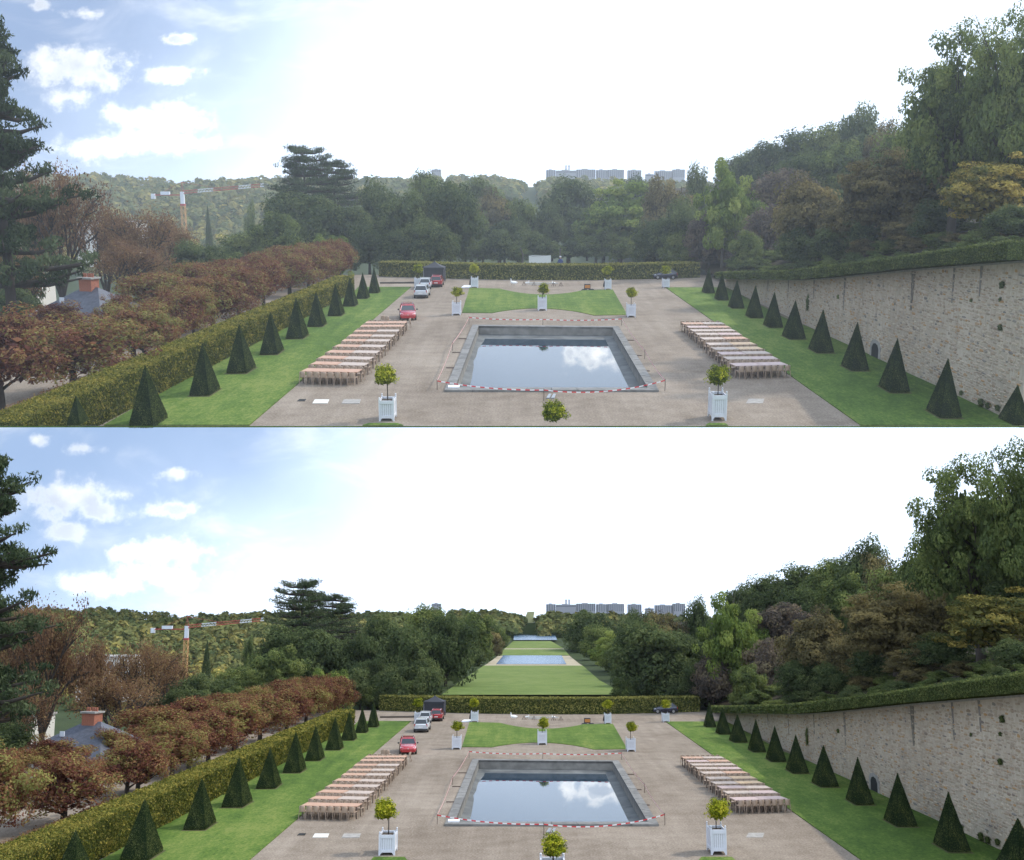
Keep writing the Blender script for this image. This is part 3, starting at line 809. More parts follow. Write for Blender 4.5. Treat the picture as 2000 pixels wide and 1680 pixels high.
# cars: built nose towards -y, 1.75 wide, 4.1 long
def car_meshes(kind, paint):
    W = .87
    prof = {  # lower body side outline (y, z) and roof line
        'hatch': dict(L=4.0, hood=.92, belt=.95, roof=1.46, ws0=1.0, ws1=1.75, rr=3.25, tail=3.9),
        'mpv': dict(L=4.3, hood=1.0, belt=1.02, roof=1.62, ws0=.9, ws1=1.7, rr=3.9, tail=4.25),
        'estate': dict(L=4.25, hood=.93, belt=.97, roof=1.48, ws0=1.05, ws1=1.85, rr=3.75, tail=4.2)}[kind]
    L = prof['L']; b = prof['belt']; hd = prof['hood']
    # body as stations along y: (y, half width bottom, half width belt, z bottom, z belt)
    st = [(0.0, W * .72, W * .70, .30, .55), (.10, W * .88, W * .84, .24, .68), (.45, W * .97, W * .92, .20, hd - .12), (prof['ws0'], W, W * .95, .19, hd), (prof['ws1'], W, W * .96, .19, b),
          (L * .62, W, W * .96, .19, b + .02), (prof['rr'], W, W * .95, .2, b + .03), (L - .12, W * .95, W * .88, .26, b), (L, W * .86, W * .80, .34, b - .12)]
    m = MB(); vs = []; fs = []
    for (y, wb, wt, z0, z1) in st:
        zm = z0 + (z1 - z0) * .5
        vs += [(-wb * .9, y, z0), (-wb, y, zm - .08), (-wb * 1.0, y, zm + .08), (-wt, y, z1 - .05), (-wt * .86, y, z1 + .02), (wt * .86, y, z1 + .02), (wt, y, z1 - .05), (wb * 1.0, y, zm + .08), (wb, y, zm - .08), (wb * .9, y, z0)]
    k = 10
    for i in range(len(st) - 1):
        for j in range(k - 1): fs.append((i * k + j, i * k + j + 1, (i + 1) * k + j + 1, (i + 1) * k + j))
        fs.append((i * k + k - 1, i * k, (i + 1) * k, (i + 1) * k + k - 1))
    fs += [tuple(range(k)), tuple(range((len(st) - 1) * k, len(st) * k))]
    m.add(vs, fs); body = m.mesh('body', paint, smooth=True)
    for p in body.polygons: p.use_smooth = len(p.vertices) == 4
    # greenhouse frame (painted) and glass
    y0, y1, y2, y3 = prof['ws0'] + .05, prof['ws1'], prof['rr'], prof['tail'] - .05; zr = prof['roof']; wb, wr = W * .9, W * .72
    r = MB(); r.hexa([(-wr, y1 - .02, zr - .09), (wr, y1 - .02, zr - .09), (wr, y2, zr - .08), (-wr, y2, zr - .08)], [(-wr * .86, y1 + .15, zr), (wr * .86, y1 + .15, zr), (wr * .86, y2 - .12, zr - .01), (-wr * .86, y2 - .12, zr - .01)]); roof = r.mesh('roof', paint)
    g = MB(); bl = b - .02
    g.hexa([(-wb, y0, hd - .02), (wb, y0, hd - .02), (wb, y3, bl), (-wb, y3, bl)], [(-wr * .985, y1, zr - .085), (wr * .985, y1, zr - .085), (wr * .985, y2 + .02, zr - .085), (-wr * .985, y2 + .02, zr - .085)]); cabin = g.mesh('window_glass', M_GLASS)
    pil = MB()
    def bar(a, c, t=.045): pil.tube([a, c], t, 4)
    for s in (-1, 1):
        bar((s * wb, y0, hd), (s * wr, y1, zr - .08)); bar((s * wb, y3, b), (s * wr, y2, zr - .08)); bar((s * wb * .99, (y1 + y2) / 2, b), (s * wr, (y1 + y2) / 2, zr - .08), .035)
    pillars = pil.mesh('pillar', paint)
    rails = None
    if kind != 'hatch':
        rm = MB()
        for s in (-1, 1): rm.tube([(s * wr * .92, y1 + .2, zr - .01), (s * wr * .92, y1 + .5, zr + .05), (s * wr * .92, y2 - .3, zr + .05), (s * wr * .92, y2, zr - .02)], .03, 5)
        rails = rm.mesh('roof_rail', M_CHROME)
    ty = MB(); ty.tube([(-.1, 0, 0), (.1, 0, 0)], .31, 16); ty = ty.mesh('tyre', M_TYRE)
    ri = MB(); ri.tube([(-.105, 0, 0), (.105, 0, 0)], .2, 12); ri = ri.mesh('rim', M_RIM)
    hl = MB(); hl.hexa([(-.16, -.05, -.06), (.16, .12, -.05), (.16, .2, -.05), (-.16, .1, -.06)], [(-.12, 0, .07), (.17, .22, .11), (.17, .3, .11), (-.12, .1, .07)]); hl = hl.mesh('headlight', M_HEAD)
    tl = MB(); tl.box(-.09, .09, -.04, .04, -.15, .15); tl = tl.mesh('tail_light', M_TAIL)
    pl = MB(); pl.box(-.26, .26, -.012, .012, -.055, .055); pl = pl.mesh('number_plate', M_PLATE)
    gr = MB(); gr.box(-.5, .5, -.02, .05, -.09, .09); gr = gr.mesh('grille', M_TRIM)
    mi = MB(); mi.ball((0, 0, 0), .1, 7, 5); mi = mi.mesh('mirror', M_TRIM, smooth=True)
    bp = MB(); bp.box(-.8, .8, -.05, .05, -.1, .1); bp = bp.mesh('bumper', M_TRIM)
    em = MB(); em.hexa([(-.07, -.015, 0), (0, -.02, -.11), (.07, -.015, 0), (0, -.02, .11)], [(-.05, .03, 0), (0, .03, -.09), (.05, .03, 0), (0, .03, .09)]); em = em.mesh('badge', M_CHROME)
    parts = [('body', body), ('roof', roof), ('window_glass', cabin), ('pillar', pillars)]
    if rails: parts.append(('roof_rail', rails))
    for s in (-1, 1):
        parts.append(('headlight', hl, (s * .62, .1, .66), 0, (s, 1, 1)))
        parts.append(('tail_light', tl, (s * .72, L - .07, b - .17)))
        parts.append(('mirror', mi, (s * .98, prof['ws0'] + .45, b + .05)))
        for yy in (.72, L - .72): parts.append([('wheel', ty, (s * .79, yy, .31)), [('rim', ri)]])
    parts += [('grille', gr, (0, .06, .42)), ('number_plate', pl, (0, .02, .36)), ('number_plate', pl, (0, L + .005, .66)), ('bumper', bp, (0, L - .01, .38)), ('badge', em, (0, .02, .6))]
    return parts


CARS = {('estate', 'red'): car_meshes('estate', M_RED), ('mpv', 'silver'): car_meshes('mpv', M_SILVER), ('mpv', 'red'): car_meshes('mpv', M_RED), ('hatch', 'navy'): car_meshes('hatch', M_NAVY)}


def skin(name, verts, edges, radii, mat, sub=1):
    me = bpy.data.meshes.new(name); me.from_pydata(verts, edges, []); me.materials.append(mat)
    o = bpy.data.objects.new(name, me); COL.objects.link(o)
    o.modifiers.new('skin', 'SKIN'); 
    bpy.context.view_layer.objects.active = o
    for i, r in enumerate(radii):
        me.skin_vertices[0].data[i].radius = (r, r); me.skin_vertices[0].data[i].use_root = i == 0
    s = o.modifiers.new('sub', 'SUBSURF'); s.levels = s.render_levels = sub
    dg = bpy.context.evaluated_depsgraph_get(); out = bpy.data.meshes.new_from_object(o.evaluated_get(dg))
    bpy.data.objects.remove(o); out.name = name
    out.polygons.foreach_set('use_smooth', [True] * len(out.polygons))
    return out


GOOSE = skin('goose', [(0, 0, .3), (.22, 0, .28), (.42, 0, .36), (-.2, 0, .33), (-.28, 0, .5), (-.25, 0, .68), (-.33, 0, .72)], [(0, 1), (1, 2), (0, 3), (3, 4), (4, 5), (5, 6)], [.19, .15, .05, .14, .055, .05, .045], simple('white_feather', (.8, .8, .78), .8))
PERSON = skin('person', [(0, 0, .95), (0, 0, 1.2), (0, 0, 1.42), (0, 0, 1.55), (-.21, 0, 1.4), (-.3, -.02, 1.12), (-.28, -.12, .88), (.21, 0, 1.4), (.3, -.02, 1.12), (.28, -.12, .88), (-.11, 0, .88), (-.12, 0, .48), (-.12, .02, .07), (-.12, -.14, .05), (.11, 0, .88), (.12, 0, .48), (.12, .02, .07), (.12, -.14, .05)],
              [(0, 1), (1, 2), (2, 3), (2, 4), (4, 5), (5, 6), (2, 7), (7, 8), (8, 9), (0, 10), (10, 11), (11, 12), (12, 13), (0, 14), (14, 15), (15, 16), (16, 17)],
              [.17, .15, .15, .06, .08, .06, .045, .08, .06, .045, .1, .075, .055, .045, .1, .075, .055, .045], simple('blue_clothing', (.03, .05, .16), .9))


def head_mesh():
    m = MB(); m.ball((0, 0, 1.66), .105, 12, 8); m.tube([(0, -.1, 1.655), (0, -.13, 1.64)], [.02, .015], 6)
    return m.mesh('head', simple('skin_tone', (.45, .28, .2), .6), smooth=True)


HEADM = head_mesh()
hatm = MB(); hatm.tube([(0, 0, 1.70), (0, 0, 1.71)], .17, 14); hatm.tube([(0, 0, 1.71), (0, 0, 1.80)], [.115, .095], 12); HAT = hatm.mesh('sun_hat', M_CLOTH)

# stones: six rounded shapes, face towards -x, unit length along y and height z
STONES = []
for s in range(6):
    R = random.Random(300 + s); n = 7; ring = []
    for k in range(n):
        a = 2 * math.pi * (k + R.uniform(-.2, .2)) / n; c, sn = math.cos(a), math.sin(a); q = max(abs(c), abs(sn)) ** .75
        ring.append((c / q * .5 * R.uniform(.9, 1), sn / q * .5 * R.uniform(.9, 1)))
    m = MB(); vs = [(0, y, z) for y, z in ring] + [(-.75, y * .92, z * .92) for y, z in ring] + [(-1, y * .66, z * .66) for y, z in ring]
    fs = [(k, (k + 1) % n, n + (k + 1) % n, n + k) for k in range(n)] + [(n + k, n + (k + 1) % n, 2 * n + (k + 1) % n, 2 * n + k) for k in range(n)] + [tuple(range(2 * n, 3 * n))]
    STONES.append((vs, fs))


def stone_mat():
    m = bpy.data.materials.new('rubble_stone'); m.use_nodes = True; nt = m.node_tree; N = nt.nodes; L = nt.links; b = N['Principled BSDF']
    b.inputs['Roughness'].default_value = .95; b.inputs['Specular IOR Level'].default_value = .1
    ge = N.new('ShaderNodeNewGeometry'); oi = N.new('ShaderNodeObjectInfo'); a = N.new('ShaderNodeMath'); a.operation = 'ADD'
    L.new(ge.outputs['Random Per Island'], a.inputs[0]); L.new(oi.outputs['Random'], a.inputs[1]); f = N.new('ShaderNodeMath'); f.operation = 'FRACT'; L.new(a.outputs[0], f.inputs[0])
    r = N.new('ShaderNodeValToRGB'); cr = r.color_ramp
    st = [(0, (.39, .31, .235)), (.25, (.49, .405, .31)), (.45, (.32, .255, .19)), (.6, (.53, .45, .345)), (.8, (.38, .285, .2)), (.9, (.44, .27, .13)), (.95, (.2, .185, .17)), (1, (.38, .325, .265))]
    while len(cr.elements) < len(st): cr.elements.new(.5)
    for e, (p, c) in zip(cr.elements, st): e.position = p; e.color = (*c, 1)
    L.new(f.outputs[0], r.inputs[0]); L.new(r.outputs[0], b.inputs['Base Color'])
    return m


M_RUBBLE = stone_mat()
M_MORTAR = ground_mat('lime_mortar', [(.38, (.33, .27, .205)), (.5, (.46, .385, .3)), (.62, (.56, .485, .385))], [(.12, .4), (1.2, .3), (7, .3)], stretch=(1, 1, .35))
SM = []
for vs, fs in STONES:
    m = MB(); m.add(vs, fs); SM.append(m.mesh('stone', M_RUBBLE))
STRIPE_R = simple('red_tape', (.6, .03, .04), .5); STRIPE_W = simple('white_tape', (.8, .78, .78), .5)


# ------------------------------------------------------------------ the far hill, built once and used by both gardens
def far_wood():
    r = np.random.default_rng(11); C = []; Nn = []; S = []; T = []
    n = 0
    spots = []
    while len(spots) < 2600:
        y = 290 + 218 * r.uniform() ** .8; px = r.uniform(-40, 1460)
        if px > 560 and y < 430: continue
        if abs(px - 1033) < 15 and y > 380: continue
        spots.append(((px - 1000) / F * y / .985, y))
    for (x, y) in spots:
        z = far_z(x, y); rad = r.uniform(1.5, 2.9) * (y / 420) * (.72 if y > 470 else 1); h = rad * r.uniform(1.3, 2.0); nl = 46
        d = unit(nl, r); d[:, 2] = np.abs(d[:, 2]) * 1.0 - .15
        p = d * r.uniform(.8, 1.05, (nl, 1)) * np.array([rad, rad, h * .75]) + np.array([x, y, z + h * .35])
        C.append(p); Nn.append(d + r.normal(size=(nl, 3)) * .35 + np.array([0, 0, .25])); S.append(rad * .34 * r.uniform(.7, 1.3, nl))
        base = r.normal(.42, .17); 
        if y < 370 and r.uniform() < .22: base = .85
        T.append(np.full(nl, base) + r.normal(size=nl) * .05)
    return leaves_mesh('far_wood', np.vstack(C), np.vstack(Nn), np.concatenate(S), L_FAR, np.clip(np.concatenate(T), 0, 1), .8, 12)


FARWOOD = far_wood()
CITY = [(1067, 1085, 332, 0), (1086, 1125, 333, 1), (1126, 1163, 331, 0), (1165, 1186, 332, 2), (1187, 1219, 331.5, 0), (1227, 1253, 332.5, 2), (1262, 1277, 340, 1), (1280, 1313, 334, 0), (1315, 1338, 331, 2), (843, 861, 331, 1)]


# ------------------------------------------------------------------ one garden
def build(P):
    W = Wall(P); tail = P.tail; up = P.up
    yf = P.g(1000, 832).y if up else 22.0
    # ---- structure
    struct(P, 'valley', terrain_mesh('valley', lambda x, y: valley_z(P, x, y), -330, -36.6, 36, yf + .02, 150, 24, M_PARK))
    struct(P, 'valley', terrain_mesh('valley', lambda x, y: valley_z(P, x, y), -400, 330, 90, 150, 540, 60, M_PARK))
    struct(P, 'gravel_court', sheet('gravel_court', [(-37, yf, 0), (W.x(yf) + .3, yf, 0), (W.x(131) + .3, W.y1 - .5, 0), (45, W.y1 - .5, 0), (45, 152, 0), (-34, 152, 0)], M_GRAVEL))
    hx0 = lambda y: W.x(y) + .55
    struct(P, 'hillside', terrain_mesh('hillside', lambda x, y: hill_z(W, x, y), hx0, lambda y: W.x(y) + 140, 50, yf + .05, 330, 40, M_SOIL))
    yb = 43.0
    bank = lambda y: P.at(1000, 832, y).z if (up and y < yf) else 0.0
    if up:
        m = MB(); m.hexa([(-40, yf, -.06), (40, yf, -.06), (40, yb, bank(yb) - .06), (-40, yb, bank(yb) - .06)], [(-40, yf, -.003), (40, yf, -.003), (40, yb, bank(yb) - .003), (-40, yb, bank(yb) - .003)]); struct(P, 'front_bank', m.mesh('front_bank', M_LAWN))
    z0 = 832 if up else 900

    def gl(pts): return [P.g(*p) for p in pts]
    if up:
        left = [(203, 831.5), (437, 701), (560, 641), (688, 573), (700, 561), (803, 561), (487, 831.5)]
        right = [(1681, 831.5), (1300, 562), (1423, 562), (1457, 582), (1531, 621), (1580, 640), (1699, 694), (1780, 733), (1958, 813), (1995, 831.5)]
    else:
        left = [(73, 900), (203, 830), (437, 701), (560, 641), (688, 573), (700, 561), (803, 561), (409, 900)]
        right = [(1777, 900), (1300, 562), (1423, 562), (1457, 582), (1531, 621), (1580, 640), (1699, 694), (1780, 733), (1958, 813), (2150, 900)]
    slab_sheet(P, 'lawn', gl(left), M_LAWN); slab_sheet(P, 'lawn', gl(right), M_LAWN)
    cl = [(917, 563), (976, 564.5)] + arc((976, 564.5), (1139, 567.5), (1058, 576))[1:] + [(1197, 566.5), (1225, 615.5), (1160, 616.5)] + arc((1160, 616.5), (961, 612), (1060, 603))[1:] + [(902.5, 611.5)]
    slab_sheet(P, 'lawn', gl(cl), M_LAWN)
    for c, w in ((748, 40), (1400, 22)) if up else ((760, 60), (1400, 60)):
        slab_sheet(P, 'lawn', gl([(c - w, 831.5), (c + w, 831.5), (c + w * .7, 827.5), (c - w * .7, 827.5)]) if up else gl([(c - w, 860), (c + w, 860), (c + w * .5, 827), (c - w * .5, 827)]), M_LAWN, .04)

    # ---- terrace wall with its stones
    y0w, y1w = yf + .05 if up else 40, W.y1
    m = MB(); n = 40
    for i in range(n):
        a = y0w + (y1w - y0w) * i / n; b = y0w + (y1w - y0w) * (i + 1) / n
        m.hexa([(W.x(a), a, -.1), (W.x(b), b, -.1), (W.x(b) + .5, b, -.1), (W.x(a) + .5, a, -.1)], [(W.x(a), a, W.top(a) - .12), (W.x(b), b, W.top(b) - .12), (W.x(b) + .5, b, W.top(b) - .12), (W.x(a) + .5, a, W.top(a) - .12)])
    wall = thing(P, 'terrace_wall', [('wall_body', m.mesh('wall_body', M_MORTAR))], 'tall rubble stone terrace wall below the wooded slope' + tail, 'wall')
    r = random.Random(17 if up else 18); cand = []
    z = .1
    while z < 9:
        hh = r.uniform(.10, .21); y = y0w + r.uniform(0, .6)
        while y < y1w:
            ln = r.choice((r.uniform(.2, .45), r.uniform(.35, .8)))
            if z + hh < W.top(y) - .18 and r.random() < .84: cand.append((y + ln / 2, z + hh / 2 + r.uniform(-.04, .04), ln * r.uniform(.7, .92), hh * r.uniform(.55, 1.0), r.uniform(.012, .06), r.randrange(6)))
            y += ln
        z += hh
    def shown(c):
        d = P.ray(1000, 600); vis = c[0] * .43 > W.x(c[0]) - .3
        return c[2] * c[3] / c[0] ** 2 if W.x(c[0]) / c[0] * F + 1000 < 2000 else 0
    cand.sort(key=shown, reverse=True)
    for (y, z, ln, hh, pr, k) in cand[:300]:
        part(wall, 'stone', SM[k], (W.x(y), y, z), 0, (pr, ln, hh))
    vs = []; fs = []; rest = MB()
    for (y, z, ln, hh, pr, k) in cand[300:]:
        if y > 100 and r.random() < .35: continue
        v, f = STONES[k]; rest.add([(W.x(y) + p[0] * pr, y + p[1] * ln, z + p[2] * hh) for p in v], f)
    me = bpy.data.meshes.new('rubble'); me.from_pydata(rest.v, [], rest.f); me.materials.append(M_RUBBLE)
    tag(part(wall, 'rubble', me), kind='stuff')
    yy = y0w; 
    while yy < y1w:
        L = r.uniform(1.6, 2.6); e = min(yy + L, y1w); c = MB()
        c.hexa([(W.x(yy) - .07, yy, W.top(yy) - .12), (W.x(e) - .07, e - .02, W.top(e) - .12), (W.x(e) + .55, e - .02, W.top(e) - .12), (W.x(yy) + .55, yy, W.top(yy) - .12)],
               [(W.x(yy) - .07, yy, W.top(yy)), (W.x(e) - .07, e - .02, W.top(e)), (W.x(e) + .55, e - .02, W.top(e)), (W.x(yy) + .55, yy, W.top(yy))])
        part(wall, 'coping_stone', c.mesh('coping_stone', M_STONE)); yy = e
    # arched drain in the wall foot
    q = P.g(1711, 699); dm = MB(); pts = [(-.75, 0), (.75, 0), (.75, .65), (.5, .92), (0, 1.02), (-.5, .92), (-.75, .65)]
    dm.hexa([(W.x(q.y) - .06, q.y + a, b) for a, b in pts], [(W.x(q.y) + .01, q.y + a, b) for a, b in pts]); dro = part(wall, 'drain_opening', dm.mesh('drain_opening', M_DARK))
    sm = MB(); ptso = [(a * 1.45, b * 1.25) for a, b in pts]
    for i in range(1, len(pts)):
        (a0, b0), (a1, b1), (c0, d0), (c1, d1) = pts[i], ptso[i], pts[(i + 1) % len(pts)], ptso[(i + 1) % len(pts)]
        sm.hexa([(W.x(q.y) - .075, q.y + a0, b0), (W.x(q.y) - .075, q.y + a1, b1), (W.x(q.y) - .075, q.y + c1, d1), (W.x(q.y) - .075, q.y + c0, d0)], [(W.x(q.y), q.y + a0, b0), (W.x(q.y), q.y + a1, b1), (W.x(q.y), q.y + c1, d1), (W.x(q.y), q.y + c0, d0)])
    part(wall, 'drain_surround', sm.mesh('drain_surround', M_STONE))
    # dark water stains run down as thin dark moss streaks; tufts of weed grow from the joints
    tuft = TR['bush0'][1]
    for i, (px, py, s, wh) in enumerate([(1959, 557, .45, 'high up near the hedge'), (1898, 587, .22, 'below the coping, small'), (1955, 586, .25, 'beneath the high tuft'), (1955, 640, .4, 'halfway up'), (1879, 768, .35, 'beside the yew near its foot'), (1918, 787, .55, 'at its foot'), (1931, 793, .45, 'at its foot, middle one'), (1950, 797, .4, 'at its foot, outermost'),
                                         (1638, 580, .4, 'mid height on its far half'), (1578, 605, .55, 'trailing on its far half')]):
        y = 70.0
        for _ in range(30): y = W.x(y) / P.at(px, py, 1.0).x
        zz = P.at(px, py, y).z
        thing(P, 'weed_tuft', [('leaves', tuft)], 'dark weed tuft growing from the stone wall %s%s' % (wh, tail), 'weed', 'weeds in the wall', (W.x(y) - .05, y, zz - s / 2), 0, (s * .5, s * 1.6, s * (3 if i == 9 else 1)))
    y = 70.0
    for _ in range(30): y = W.x(y) / P.at(1781, 560, 1.0).x
    sm = MB(); zt = W.top(y) - .13
    sm.hexa([(W.x(y) - .052, y - .3, zt - 2.4), (W.x(y) - .052, y - .1, zt - 2.4), (W.x(y) + .01, y - .1, zt - 2.4), (W.x(y) + .01, y - .3, zt - 2.4)], [(W.x(y) - .052, y - .5, zt), (W.x(y) - .052, y + .1, zt), (W.x(y) + .01, y + .1, zt), (W.x(y) + .01, y - .5, zt)])
    part(wall, 'moss_streak', sm.mesh('moss_streak', simple('wet_moss', (.17, .145, .115), .95, var=.5, scale=5)))
    for px, ln_, wd_ in ((1650, .5, .5), (1540, .55, .35), (1590, .4, .3), (1862, .3, .25), (1915, .22, .3), (1500, .4, .3)):
        y = 70.0
        for _ in range(30): y = W.x(y) / P.at(px, 560, 1.0).x
        zt = W.top(y) - .13; sm = MB(); k = ln_ * zt
        sm.hexa([(W.x(y) - .035, y - .05, zt - k), (W.x(y) - .035, y + .05, zt - k), (W.x(y) + .01, y + .05, zt - k), (W.x(y) + .01, y - .05, zt - k)], [(W.x(y) - .035, y - wd_ / 2, zt), (W.x(y) - .035, y + wd_ / 2, zt), (W.x(y) + .01, y + wd_ / 2, zt), (W.x(y) + .01, y - wd_ / 2, zt)])
        part(wall, 'damp_streak', sm.mesh('damp_streak', simple('damp_stain', (.2, .175, .15), .95, var=.35, scale=5)))

    # ---- hedges
    hp = [P.g(*p) for p in ((203, 829), (320, 765), (437, 701), (500, 671), (560, 641), (625, 606), (692, 571))]
    A = np.polyfit([p.y for p in hp], [p.x for p in hp], 1); hx = lambda y: A[0] * y + A[1]
    ys = [46.2 if up else 34] ; 
    while ys[-1] < hp[-1].y - 2: ys.append(min(ys[-1] + 4, hp[-1].y))
    core, lv = leaf_box('long_hedge', [(hx(y), y) for y in ys][::-1], -1.9, lambda y: min(bank(y), 1.75), lambda y: 1.82, L_HEDGE, 260, .07, 31, rough=.05)
    thing(P, 'hedge', [('hedge_body', core), ('leaves', lv)], 'long yellow-green clipped hedge running beside the row of yews' + tail, 'hedge')
    hl = [P.g(*p) for p in ((761, 537), (860, 540), (960, 542.5), (1060, 543.5), (1165, 543.5), (1260, 541.5), (1345, 539))]
    core, lv = leaf_box('end_hedge', [(p.x, p.y) for p in hl], -3.0, lambda y: 0, lambda y: 1.86, L_HEDGE2, 420, .055, 32, rough=.05)
    thing(P, 'hedge', [('hedge_body', core), ('leaves', lv)], 'straight clipped hedge closing the far end of the court' + tail, 'hedge')
    ys = [yf + .06 if up else 40]
    while ys[-1] < W.y1 - 3: ys.append(ys[-1] + 3)
    HT = [(1420, 533), (1567, 530), (1667, 519), (1783, 506), (1900, 489), (2000, 477), (2200, 450)]
    ztab = []
    for px, py in HT:
        y = 80.0
        for _ in range(30): y = (W.x(y) + .2) / P.at(px, py, 1.0).x
        ztab.append((y, P.at(px, py, y).z))
    ztab.sort()
    core, lv = leaf_box('wall_hedge', [(W.x(y) + .12, y) for y in ys], 1.5, lambda y: W.top(y) - .02, lambda y: max(interp(y, ztab), W.top(y) + .4), L_HEDGE3, 300, .06, 33, rough=.05)
    thing(P, 'hedge', [('hedge_body', core), ('leaves', lv)], 'dark clipped hedge along the top of the terrace wall' + tail, 'hedge')
    a, b = P.at(1430, 531, 150), P.at(1497, 531, 150); zt = P.at(1430, 511, 150).z
    core, lv = leaf_box('short_hedge', [(a.x, 150), ((a.x + b.x) / 2, 150), (b.x, 150)], -4, lambda y: -.1, lambda y: zt, L_HEDGE2, 380, .055, 34, rough=.05)
    thing(P, 'hedge', [('hedge_body', core), ('leaves', lv)], 'short clipped hedge block behind the end of the wall' + tail, 'hedge')
    lowh = [(hx(y) - 3.4, y) for y in ([yf + .03 if up else 36] + [yf + k for k in (5, 9, 13, 17)] if up else [36, 42, 48, 54, 60, 66, 72])]
    core, lv = leaf_box('low_hedge', lowh[::-1], -1.4, lambda y: 0, lambda y: .75, L_RUST, 150, .07, 35, rough=.08)
    thing(P, 'hedge', [('hedge_body', core), ('leaves', lv)], 'low brown hedge under the reddish chestnuts' + tail, 'hedge')

    # ---- yew pyramids
    def yew_cut(t, y, w, D, i, side):
        # standing on the front bank: same slopes, shorter
        zb = bank(y - w * D * .3); k = (t.z - zb) / (t.z - .03)
        return thing(P, 'yew_pyramid', [('yew_body', YEW[0]), ('yew_leaves', YEW[1])], '%s clipped yew pyramid from the far end of the %s row%s' % (ORD[i], side, tail), 'topiary', 'yew pyramids on the ' + side + ' lawn' + tail, (t.x, y, zb), 0, (w * k, w * D * k, t.z - zb))

    def yew_row(lst, side, n0):
        for i, (ax, ay, bl, br, by) in enumerate(lst):
            b = P.g((bl + br) / 2, by)
            off = abs((bl + br) / 2 - 1028); wpx = br - bl
            D = 2.1
            w = wpx * b.y / (F * 1.0 + D * off)
            y = b.y + w * D / 2
            t = P.at(ax, ay, y)
            far = len(lst) - i
            thing(P, 'yew_pyramid', [('yew_body', YEW[0]), ('yew_leaves', YEW[1]), ('soil_bed', YEWBED)], '%s clipped yew pyramid from the far end of the %s row%s' % (ORD[i], side, tail), 'topiary', 'yew pyramids on the ' + side + ' lawn' + tail,
                  (t.x, y, .03), random.uniform(-.03, .03), (w * random.uniform(.96, 1.05), w * D, (t.z - .03) * random.uniform(.98, 1.02))) if not (up and by > 832) else yew_cut(t, y, w, D, i, side)
    LB = (100, 196, 892); L2 = (248, 333, 838); R11 = (1930, 2055, 895)
    yew_row([(730, 522, 719, 744, 574), (708, 532, 695, 722, 585), (683, 540, 667, 698, 600), (655, 553, 635, 672, 619), (617, 568, 598, 638, 640), (578, 582, 555, 602, 664), (528, 611, 503, 555, 695), (467, 632, 438, 498, 732), (395, 669, 364, 430, 776),
             (283, 713, *L2), (148, 772, *LB)], 'left', 0)
    yew_row([(1385, 523, 1372, 1398, 574), (1411, 533, 1396, 1425, 588), (1440, 546, 1421, 1456, 604), (1476, 557, 1456, 1492, 623), (1513, 570, 1491, 1531, 642), (1554, 586, 1530, 1577, 665), (1608, 606, 1580, 1632, 692), (1675, 631, 1642, 1699, 727),
             (1753, 662, 1716, 1783, 770), (1852, 698, 1806, 1882, 820), (1988, 752, *R11)], 'right', 0)

    # ---- pool
    O = [P.g(868, 762, .12), P.g(923, 634, .12), P.g(1208, 637, .12), P.g(1287, 762, .12)]
    def mixp(u, v): return O[0] * (1 - u) * (1 - v) + O[3] * u * (1 - v) + O[1] * (1 - u) * v + O[2] * u * v
    cu, cv = .045, .028
    I = [mixp(cu, cv), mixp(cu, 1 - cv), mixp(1 - cu, 1 - cv), mixp(1 - cu, cv)]
    pool = put(P, 'pool', None); tag(pool, 'large sunken stone basin half filled with still water' + tail, 'pool')
    for a, b, c, d, n in ((O[0], O[1], I[0], I[1], 13), (O[1], O[2], I[1], I[2], 8), (O[2], O[3], I[2], I[3], 13), (O[3], O[0], I[3], I[0], 8)):
        for i in range(n):
            s, e = i / n + .0015, (i + 1) / n - .0015; mm = MB(); q = [a.lerp(b, s), a.lerp(b, e), c.lerp(d, e), c.lerp(d, s)]
            mm.hexa([(v.x, v.y, -.05) for v in q], [(v.x, v.y, .12) for v in q]); part(pool, 'coping_slab', mm.mesh('coping_slab', M_COPING))
    wz = -.68; fz = -.58
    wp = [(918, 757), (923, 735), (926, 715), (925, 703), (931, 693), (934, 680), (948, 662), (1185, 664), (1231, 757)]
    ws = [P.g(x, y, wz) for x, y in wp]
    mm = MB()
    for a, b in zip(I, I[1:] + I[:1]): mm.add([(a.x, a.y, .10), (b.x, b.y, .10), (b.x, b.y, fz), (a.x, a.y, fz)], [(0, 1, 2, 3)])
    part(pool, 'basin_wall', mm.mesh('basin_wall', simple('basin_wall_stone', (.16, .15, .135), .9, scale=1.6, col2=(.26, .245, .22))))
    ring = [(I[0].x, I[0].y), ] + [(I[0].lerp(I[1], t).x, I[0].lerp(I[1], t).y) for t in (.15, .3, .42, .55, .7)] + [(I[1].x, I[1].y), (I[2].x, I[2].y), (I[3].x, I[3].y)]
    fl = MB(); k = len(ws); cx = sum(p.x for p in ws) / k; cy = sum(p.y for p in ws) / k
    vs = [(x, y, fz) for x, y in ring] + [(p.x + (cx - p.x) * .03, p.y + (cy - p.y) * .03, wz - .02) for p in ws]
    fl.add(vs, [(i, (i + 1) % k, k + (i + 1) % k, k + i) for i in range(k)]); part(pool, 'basin_floor', fl.mesh('basin_floor', M_BASIN))
    part(pool, 'water', sheet('water', [(p.x + (p.x - cx) * .01, p.y + (p.y - cy) * .01, wz) for p in ws], M_WATER))
